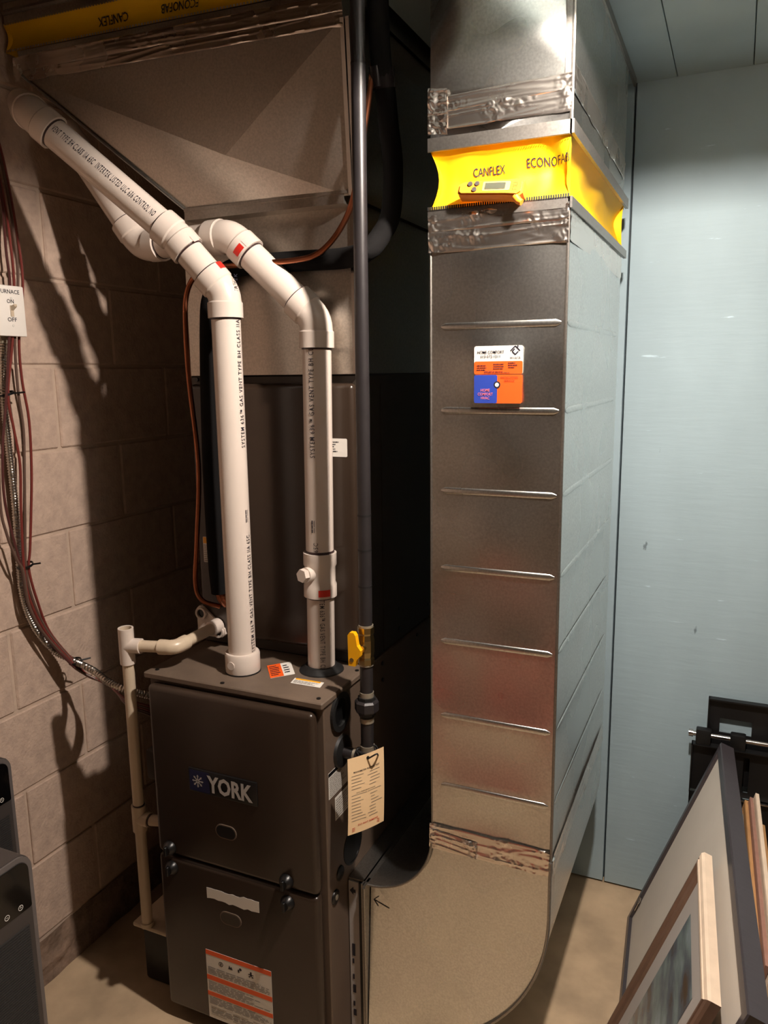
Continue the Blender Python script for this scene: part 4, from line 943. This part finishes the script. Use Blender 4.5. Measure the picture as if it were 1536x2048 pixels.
# ------------------------------------------------------------------ furnace switch and wiring on the block wall
sw = thing('furnace_switch', 'white switch box marked on and off on the block wall', 'switch', (XW, 0.0, 1.66))
SX = -0.298; y1, z1_, z0_ = 0.031, 1.716, 1.607; ya = y1-0.073
obj('back_box', MB().rbox((XW+0.0005, ya+0.004, z0_+0.004), (SX-0.003, y1-0.004, z1_-0.004), 0.003, 1), M_GALVD, sw)
fp = obj('face_plate', MB().rbox((SX-0.006, ya, z0_), (SX, y1, z1_), 0.0028, 2), M_WHITE, sw)
yc = (ya+y1)/2; zc = (z0_+z1_)/2
obj('toggle', MB().rbox((SX, yc-0.004, zc-0.012), (SX+0.0015, yc+0.005, zc+0.012), 0.0006, 1).prism([(0, 0.0), (0.0, 0.010), (0.012, 0.014), (0.013, 0.009)], lambda q: Vector((SX+q[0], yc-0.003, zc+q[1])), lambda q: Vector((SX+q[0], yc+0.004, zc+q[1]))), M_PVCC, fp)
for txt, dz, ln, dy in (('FURNACE', 0.037, 0.054, -0.030), ('ON', 0.0165, 0.018, -0.011), ('OFF', -0.0225, 0.024, -0.013)): obj('marker_writing', flat_text(MB(), txt, (SX, yc+dy, zc+dz), YV, ZV, ln, 0.0085, 0.006), M_INK, fp)
for dz in (0.027, -0.031): obj('plate_screw', MB().disc((SX, yc+0.001, zc+dz), XV, 0.003, 0.0008, 10), M_PAPER, fp)
ac = thing('armoured_cable', 'shiny flexible armoured cable hanging from the white switch box', 'cable', (XW+0.015, 0.0, 1.2))
pts = [tuple(onX(u, v, -0.332)) for u, v in ((6, 676), (7, 790), (18, 900), (30, 1010), (38, 1120), (45, 1190), (66, 1250), (104, 1298))]+[tuple(onX(140, 1318, -0.3)), tuple(onX(185, 1340, -0.22)), tuple(onX(240, 1375, -0.1)), (-0.02, 0.16, 0.72), (0.0, 0.17, 0.70)]
path = catmull(pts, 40); seg = []; rr = []; L = 0
fine = []
for i in range(len(path)-1):
    n = max(1, int((path[i+1]-path[i]).length/0.0014))
    for k in range(n): fine.append(path[i]+(path[i+1]-path[i])*k/n)
for i, p in enumerate(fine):
    if i: L += (p-fine[i-1]).length
    rr.append(0.0078+0.0011*math.sin(L/0.0062*2*PI))
obj('armour', MB().tube(fine, rr, 10), M_ARMOR, ac)
obj('cable_connector', MB().tube([path[0]+ZV*0.012, path[0]-ZV*0.012], 0.012, 14), M_ZINC, ac)
wires = [
 ('maroon thermostat wire bowing furthest right from the switch box', M_MAROON, [(22, 395), (36, 480), (44, 540), (45, 590), (38, 680), (44, 760), (58, 840), (63, 940), (62, 1030), (60, 1100), (58, 1140), (74, 1200), (100, 1265), (150, 1325), (178, 1352)]),
 ('grey brown thermostat wire next to the rightmost one', M_BRWIRE, [(16, 390), (28, 470), (36, 560), (30, 680), (36, 780), (47, 860), (49, 950), (50, 1040), (52, 1135), (66, 1200), (95, 1262), (145, 1322), (172, 1350)]),
 ('maroon thermostat wire in the middle of the bundle', M_MAROON, [(8, 400), (20, 480), (28, 570), (25, 680), (16, 790), (28, 860), (40, 930), (42, 1020), (48, 1138), (60, 1200), (92, 1265), (140, 1320), (168, 1346)]),
 ('dark maroon thermostat wire hugging the armoured cable', pm('dark_maroon_wire', (78, 40, 38), 0.4), [(3, 395), (12, 500), (20, 570), (18, 680), (12, 800), (5, 900), (8, 990), (22, 1060), (44, 1140), (56, 1205), (88, 1268), (136, 1322), (164, 1345)]),
 ('brown thermostat wire at the left edge of the bundle', M_BRWIRE, [(-6, 640), (-4, 800), (0, 1000), (14, 1070), (34, 1120), (46, 1142), (58, 1210), (84, 1262), (134, 1318), (160, 1342)])]
for i, (lb, mt_, px) in enumerate(wires):
    xoff = -0.318+0.004*i
    q = [onX(u, v, xoff if v > 420 else -0.335) for u, v in px]
    for j in range(len(q)): 
        if px[j][1] > 1290: q[j] = onX(px[j][0], px[j][1], -0.31+0.03*(px[j][1]-1290)/40)
    q += [onX(215+3*i, 1368+2*i, -0.2), onX(262, 1402+3*i, -0.08), Vector((-0.001, 0.15, 0.70-0.01*i))]
    if i < 4: q = [Vector((XW+0.008+0.006*i, q[0].y-0.05-0.004*i, ZT-0.001)), q[0]+Vector((-0.004, -0.04, 0.24)), q[0]+Vector((0, -0.012, 0.08))]+q
    w_ = thing('thermostat_wire', lb, 'wire', q[len(q)//2], 'thermostat wires on the block wall')
    obj('sheath', MB().tube(catmull(q, 6), 0.0031, 8), mt_, w_)
def cable_tie(u, v, x, r, label, tail):
    c = onX(u, v, x); t_ = thing('cable_tie', label, 'cable tie', c, 'black cable ties on the bundle')
    ax = Vector((0.0, 0.25, -1)).normalized()
    obj('tie_band', MB().ring(c-ax*0.002, ax, r, r+0.0018, 0.005, 20), M_BLACK, t_)
    obj('tie_tail', MB().tube([c+Vector((r*0.6, r*0.6, 0)), c+Vector((r+0.01, r+tail, 0.002))], 0.0022, 6), M_BLACK, t_)
cable_tie(10, 787, -0.325, 0.018, 'upper black cable tie just below the switch box', 0.012)
cable_tie(50, 1130, -0.322, 0.017, 'middle black cable tie around the wires and armoured cable', 0.004)
cable_tie(150, 1322, -0.285, 0.014, 'lowest black cable tie where the bundle turns towards the furnace', 0.014)
dn = [onX(u, v, -0.338) for u, v in ((-4, 400), (4, 480), (10, 560))]

# ------------------------------------------------------------------ two slim heaters by the left wall
def heater(label, xf, yfar, htop, tilt):
    w, dpt = 0.34, 0.07; y0 = yfar-w
    t = thing('panel_heater', label, 'heater', (xf-dpt/2, yfar-w/2, 0), 'slim black panel heaters')
    O = lambda y, z, x=0.0: Vector((xf+x, y, z))
    def rr(a, b, x0, x1, r, mat, nm, par=None, seg=6):
        (ya_, za), (yb_, zb) = a, b; poly = []
        for cy, cz, a0 in ((yb_-r, za+0.004, -90), (yb_-r, zb-r, 0), (ya_+r, zb-r, 90), (ya_+r, za+0.004, 180)):
            rad = r if cz > za+0.01 else 0.004
            cc = cy if rad == r else (yb_-0.004 if cy > (ya_+yb_)/2 else ya_+0.004)
            for k in range(seg+1):
                an = math.radians(a0+k*90/seg); poly.append((cc+rad*math.cos(an), cz+rad*math.sin(an)))
        return obj(nm, MB().prism(poly, lambda q: O(q[0], q[1], x0), lambda q: O(q[0], q[1], x1), True), mat, par or t)
    rr((y0, 0.03), (yfar, htop), -dpt, -0.004, 0.03, M_HEAT, 'body')
    rr((y0+0.001, 0.035), (yfar-0.001, htop-0.001), -0.004, 0.0, 0.03, pm('heater_rim', (96, 90, 88), 0.35), 'rim')
    fp = rr((y0+0.010, 0.04), (yfar-0.010, htop-0.010), 0.0, 0.0015, 0.022, M_HEAT, 'front')
    pn = rr((y0+0.011, htop-0.105), (yfar-0.011, htop-0.011), 0.0015, 0.003, 0.021, M_GLOSS, 'control_panel')
    mb = MB()
    for k in range(4):
        c = O(yfar-0.035-0.029*k, htop-0.094, 0.003); mb.ring(c, XV, 0.0042, 0.0052, 0.0004, 16)
        mb.add([c+Vector((0.0004, -0.002, -0.0005)), c+Vector((0.0004, 0.002, -0.0005)), c+Vector((0.0004, 0.002, 0.0005)), c+Vector((0.0004, -0.002, 0.0005))], [(0, 1, 2, 3)])
        if k == 0: mb.add([c+Vector((0.0004, -0.0005, -0.0005)), c+Vector((0.0004, 0.0005, -0.0005)), c+Vector((0.0004, 0.0005, 0.003)), c+Vector((0.0004, -0.0005, 0.003))], [(0, 1, 2, 3)])
    obj('touch_icon', mb, M_PAPER, pn)
    nrow = int((htop-0.145-0.06)/0.0052)
    mb = MB()
    for k in range(nrow):
        z = htop-0.14-0.0052*k; mb.box(O(y0+0.02, z, 0.0012), O(yfar-0.02, z+0.0026, 0.0032))
    g = obj('grille', mb, M_GRILL, t); g['kind'] = 'stuff'
    for y in (y0+0.05, yfar-0.05): obj('foot', MB().rbox((xf-dpt-0.03, y-0.015, 0), (xf+0.03, y+0.015, 0.035), 0.004, 1), M_BLACK, t)
heater('slim black panel heater in front with glossy touch panel', 0.048, -0.378, 0.676, 0)
heater('slim black panel heater standing behind the front one against the wall', -0.268, -0.150, 0.690, 0)

# ------------------------------------------------------------------ picture frames leaning on the right
fA = Vector((0.977, 0.767, 0.004)); fB = Vector((1.186, 0.77, 0.566)); fu_ = Vector((0.062, -1, 0)).normalized()
def leaning(base, u, tiltx, tiltz):
    v = Vector((tiltx, 0, tiltz)); v = (v-u*v.dot(u)).normalized(); n = v.cross(u).normalized()
    if n.x > 0: n = -n
    return v, n
fv, fn_ = leaning(fA, fu_, fB.x-fA.x, fB.z-fA.z)
Lf, Hf = 0.92, (fB-fA).length
def frame_thing(name, label, base, u, v, n, L, Hh, wmold, dep, molds, panel_mat, panel_in, group=None):
    """four mitred mouldings around a recessed panel; n points out of the visible face"""
    t = thing(name, label, 'picture frame', base, group)
    P = lambda a, b, c: base+u*a+v*b+n*c
    prof = molds      # list of (distance from outer edge, height along n)
    sides = [((0, 0), (1, 0)), ((1, 0), (1, 1)), ((1, 1), (0, 1)), ((0, 1), (0, 0))]
    for k in range(4):
        vs = []
        for (c0, c1) in [sides[k]]:
            for cx, cy in (c0, c1):
                for dd, hh in prof:
                    a = dd if cx == 0 else L-dd; b = dd if cy == 0 else Hh-dd
                    vs.append(P(a, b, hh))
        m = len(prof); fs = [(i, (i+1) % m, m+(i+1) % m, m+i) for i in range(m)]+[tuple(range(m)), tuple(range(m, 2*m))]
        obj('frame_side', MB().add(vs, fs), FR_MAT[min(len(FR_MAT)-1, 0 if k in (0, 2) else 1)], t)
    d = wmold-0.003
    bx = MB(); c0, c1 = panel_in, panel_in-0.004
    bx.add([P(d, d, c0), P(L-d, d, c0), P(L-d, Hh-d, c0), P(d, Hh-d, c0), P(d, d, c1), P(L-d, d, c1), P(L-d, Hh-d, c1), P(d, Hh-d, c1)], [(0,1,2,3),(7,6,5,4),(0,4,5,1),(1,5,6,2),(2,6,7,3),(3,7,4,0)])
    pn = obj('backing' if panel_mat is M_BACKP else 'mat_board', bx, panel_mat, t)
    return t, P, pn
FR_MAT = [M_FRB]
big, BP, bpan = frame_thing('picture_frame', 'large black picture frame leaning with its pale backing showing', fA-fn_*0.0, fu_, fv, fn_, Lf, Hf, 0.022, 0.03,
    [(0, -0.032), (0, 0.0), (0.004, 0.002), (0.02, 0.002), (0.022, -0.006), (0.022, -0.032)], M_BACKP, -0.006)
for b_, nm in ((0.06, 'hanger_ring'),):
    c = BP(0.03, 0.075, 0.0); obj('hanger_plate', MB().add([c-fv*0.022-fu_*0.005, c-fv*0.022+fu_*0.005, c+fv*0.006+fu_*0.005, c+fv*0.006-fu_*0.005], [(0, 1, 2, 3)]), M_CHROME, big)
    obj('hanger_ring', MB().tube([c+fv*(0.012+0.009*math.cos(a))+fu_*0.008*math.sin(a)+fn_*0.001 for a in [2*PI*k/12 for k in range(13)]], 0.0016, 6), M_CHROME, big)
# framed painting in front of it
def pl_hit(uu, vv, off):
    d = ray(uu, vv); P0_ = fA+fn_*off; return CAM+d*(((P0_-CAM).dot(fn_))/d.dot(fn_))
c_t = pl_hit(1424, 1712, 0.012)             # far upper corner of the painting's frame
c_n = pl_hit(1436, 2024, 0.012)
Lp = 0.42; hv = (c_t-fA).dot(fv)
bp_ = c_t-fv*(hv-0.012)
FR_MAT[:] = [M_CREAM, pm('shaded_cream_edge', (112, 86, 70), 0.45, var=0.1, vscale=30)]  # side mouldings are cream too; their shade is put into this brown
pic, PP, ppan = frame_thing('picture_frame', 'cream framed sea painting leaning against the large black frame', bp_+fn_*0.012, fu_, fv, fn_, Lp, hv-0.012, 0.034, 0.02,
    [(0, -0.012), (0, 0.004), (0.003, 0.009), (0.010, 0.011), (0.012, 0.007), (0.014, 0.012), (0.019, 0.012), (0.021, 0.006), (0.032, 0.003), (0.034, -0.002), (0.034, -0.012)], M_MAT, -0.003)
mp = bpy.data.materials.new('sea_painting'); mp.use_nodes = True; nt = mp.node_tree; b = nt.nodes['Principled BSDF']; b.inputs['Roughness'].default_value = 0.18
tc = nt.nodes.new('ShaderNodeTexCoord'); mpp = nt.nodes.new('ShaderNodeMapping'); mpp.inputs['Scale'].default_value = (3, 2.2, 9); mpp.inputs['Rotation'].default_value = (0.2, 0.3, 0)
nz_ = nt.nodes.new('ShaderNodeTexNoise'); nz_.inputs['Scale'].default_value = 2.2; nz_.inputs['Detail'].default_value = 7
rp = nt.nodes.new('ShaderNodeValToRGB'); e_ = rp.color_ramp.elements
e_[0].position = 0.28; e_[0].color = srgb(92, 76, 62); e_[1].position = 0.74; e_[1].color = srgb(190, 196, 198)
for pos, cc in ((0.42, (96, 104, 112)), (0.52, (126, 142, 142)), (0.62, (150, 164, 168))):
    x = e_.new(pos); x.color = srgb(*cc)
nt.links.new(tc.outputs['Object'], mpp.inputs[0]); nt.links.new(mpp.outputs[0], nz_.inputs['Vector']); nt.links.new(nz_.outputs[0], rp.inputs[0]); nt.links.new(rp.outputs[0], b.inputs['Base Color'])
hh = hv-0.012; q = [PP(0.095, 0.09, -0.0022), PP(Lp-0.095, 0.09, -0.0022), PP(Lp-0.095, hh-0.085, -0.0022), PP(0.095, hh-0.085, -0.0022)]
obj('painting', MB().add(q, [(0, 1, 2, 3)]), mp, pic, fix=False)
q2 = lambda i, s: q[i]+(sum(q, Vector())/4-q[i]).normalized()*-s+fn_*0.0004
# thin wooden frames standing behind the big one
for k, (uu, vv, L_, mt_, lb) in enumerate(((1480, 1597, 0.55, M_TANW, 'tan wooden frame edge right behind the large black frame'), (1490, 1591, 0.6, M_PBRN, 'brown thin frame edge between the tan and cream ones'),
        (1501, 1583, 0.62, M_CREAM, 'cream thin frame edge, tallest behind the large black frame'), (1513, 1645, 0.5, M_TANW, 'short tan frame edge furthest behind the large black frame'))):
    ctop = onY(uu, vv, 0.715-0.006*k)+Vector((0.012, 0, 0)); hz = ctop.z
    u_ = Vector((0.03, -1, 0)).normalized(); v_, n_ = leaning(ctop, u_, 0.10+0.01*k, hz); Hk = hz/v_.z; base = ctop-v_*Hk+Vector((0.0, 0, 0.001))
    FR_MAT[:] = [mt_]
    wk = 0.012 if k in (0,) else 0.008
    frame_thing('picture_frame', lb, base, u_, v_, n_, L_, Hk-0.002, 0.018, 0.012, [(0, -wk), (0, 0.0), (0.004, 0.001), (0.018, 0.0), (0.018, -wk)], M_BACKP, -0.003, 'thin frames behind the large black one')
# round wooden hoops at the right edge
hp_ = onY(1552, 1850, 0.45)
for k, (lb, R_, mt_) in enumerate((('tan round wooden hoop beside the thin frames', 0.135, M_TANW), ('pinkish brown round hoop outside the tan one', 0.150, M_PBRN))):
    cc = Vector((hp_.x+0.055+0.035*k, 0.43-0.03*k, R_+0.012)); t = thing('wooden_hoop', lb, 'hoop', (cc.x, cc.y, 0), 'round hoops at the right')
    ax = Vector((1, 0.12, 0.28)).normalized(); u = ax.orthogonal().normalized(); w = ax.cross(u); vs = []; N = 48
    for i in range(N):
        a = 2*PI*i/N; rd_ = u*math.cos(a)+w*math.sin(a)
        for r_, h_ in ((R_, -0.012), (R_+0.004, -0.012), (R_+0.006, 0.0), (R_+0.004, 0.012), (R_, 0.012)): vs.append(cc+rd_*r_+ax*h_)
    obj('hoop_band', MB().add(vs, [(i*5+j, i*5+(j+1) % 5, ((i+1) % N)*5+(j+1) % 5, ((i+1) % N)*5+j) for i in range(N) for j in range(5)], True), mt_, t)

# ------------------------------------------------------------------ black metal wall bracket leaning on the foam wall
tb = thing('tv_bracket', 'black steel wall bracket with chrome rod leaning on the blue wall', 'bracket', (1.3, 0.87, 0))
def slotted(mb, x0, x1, z0, z1, y, t, sx0, sx1, sz0, sz1):
    """plate with a rectangular slot"""
    mb.box((x0, y, z0), (x1, y+t, sz0)); mb.box((x0, y, sz1), (x1, y+t, z1)); mb.box((x0, y, sz0), (sx0, y+t, sz1)); mb.box((sx1, y, sz0), (x1, y+t, sz1)); return mb
yb = 0.888
bk_ = obj('back_plate', slotted(MB(), 1.148, 1.62, 0.40, 0.643, yb, 0.004, 1.178, 1.258, 0.545, 0.586), M_METALB, tb)
obj('back_plate_lip', MB().box((1.148, yb-0.016, 0.639), (1.62, yb, 0.643)).box((1.148, yb-0.014, 0.40), (1.151, yb, 0.643)), M_METALB, tb)
ya2 = 0.862
mb = slotted(MB(), 1.113, 1.60, 0.38, 0.520, ya2, 0.004, 1.243, 1.258, 0.395, 0.495)
obj('arm_plate', mb, M_METALB, tb)
obj('arm_lip', MB().box((1.113, ya2-0.02, 0.517), (1.60, ya2, 0.520)).box((1.113, ya2-0.02, 0.38), (1.116, ya2, 0.52)), M_METALB, tb)
obj('lower_plate', MB().box((1.113, ya2, 0.05), (1.60, ya2+0.004, 0.372)), M_METALB, tb)
obj('lower_lip', MB().box((1.23, ya2-0.012, 0.374), (1.60, ya2, 0.377)), M_CHROME, tb)
obj('chrome_rod', MB().tube([(1.112, ya2-0.006, 0.545), (1.6, ya2-0.006, 0.545)], 0.0065, 16).tube([(1.104, ya2-0.006, 0.545), (1.115, ya2-0.006, 0.545)], 0.010, 14), M_CHROME, tb)
for x in (1.122, 1.207, 1.30, 1.40): obj('rod_sleeve', MB().rbox((x, ya2-0.018, 0.519), (x+0.038, ya2+0.006, 0.563), 0.004, 2), M_METALB, tb)
for x in (1.14, 1.5): obj('stand_foot', MB().box((x, ya2-0.02, 0), (x+0.05, 0.9, 0.05)), M_METALB, tb)

# ------------------------------------------------------------------ things behind the viewer that show only as reflections
bn = thing('toolbox', 'red metal toolbox on the floor beside the viewer, seen only reflected in the duct', 'toolbox', (0.38, -1.62, 0))
obj('box_body', MB().rbox((0.17, -1.76, 0), (0.6, -1.5, 0.22), 0.008, 2), M_BIN, bn)
obj('box_lid', MB().rbox((0.165, -1.765, 0.221), (0.605, -1.495, 0.3), 0.012, 2), M_BIN, bn)
obj('box_handle', MB().tube(catmull([(0.31, -1.63, 0.298), (0.32, -1.63, 0.335), (0.45, -1.63, 0.335), (0.46, -1.63, 0.298)], 6), 0.007, 8), M_BLACK, bn)
obj('box_latch', MB().rbox((0.355, -1.495, 0.2), (0.415, -1.487, 0.245), 0.002, 1), M_CHROME, bn)
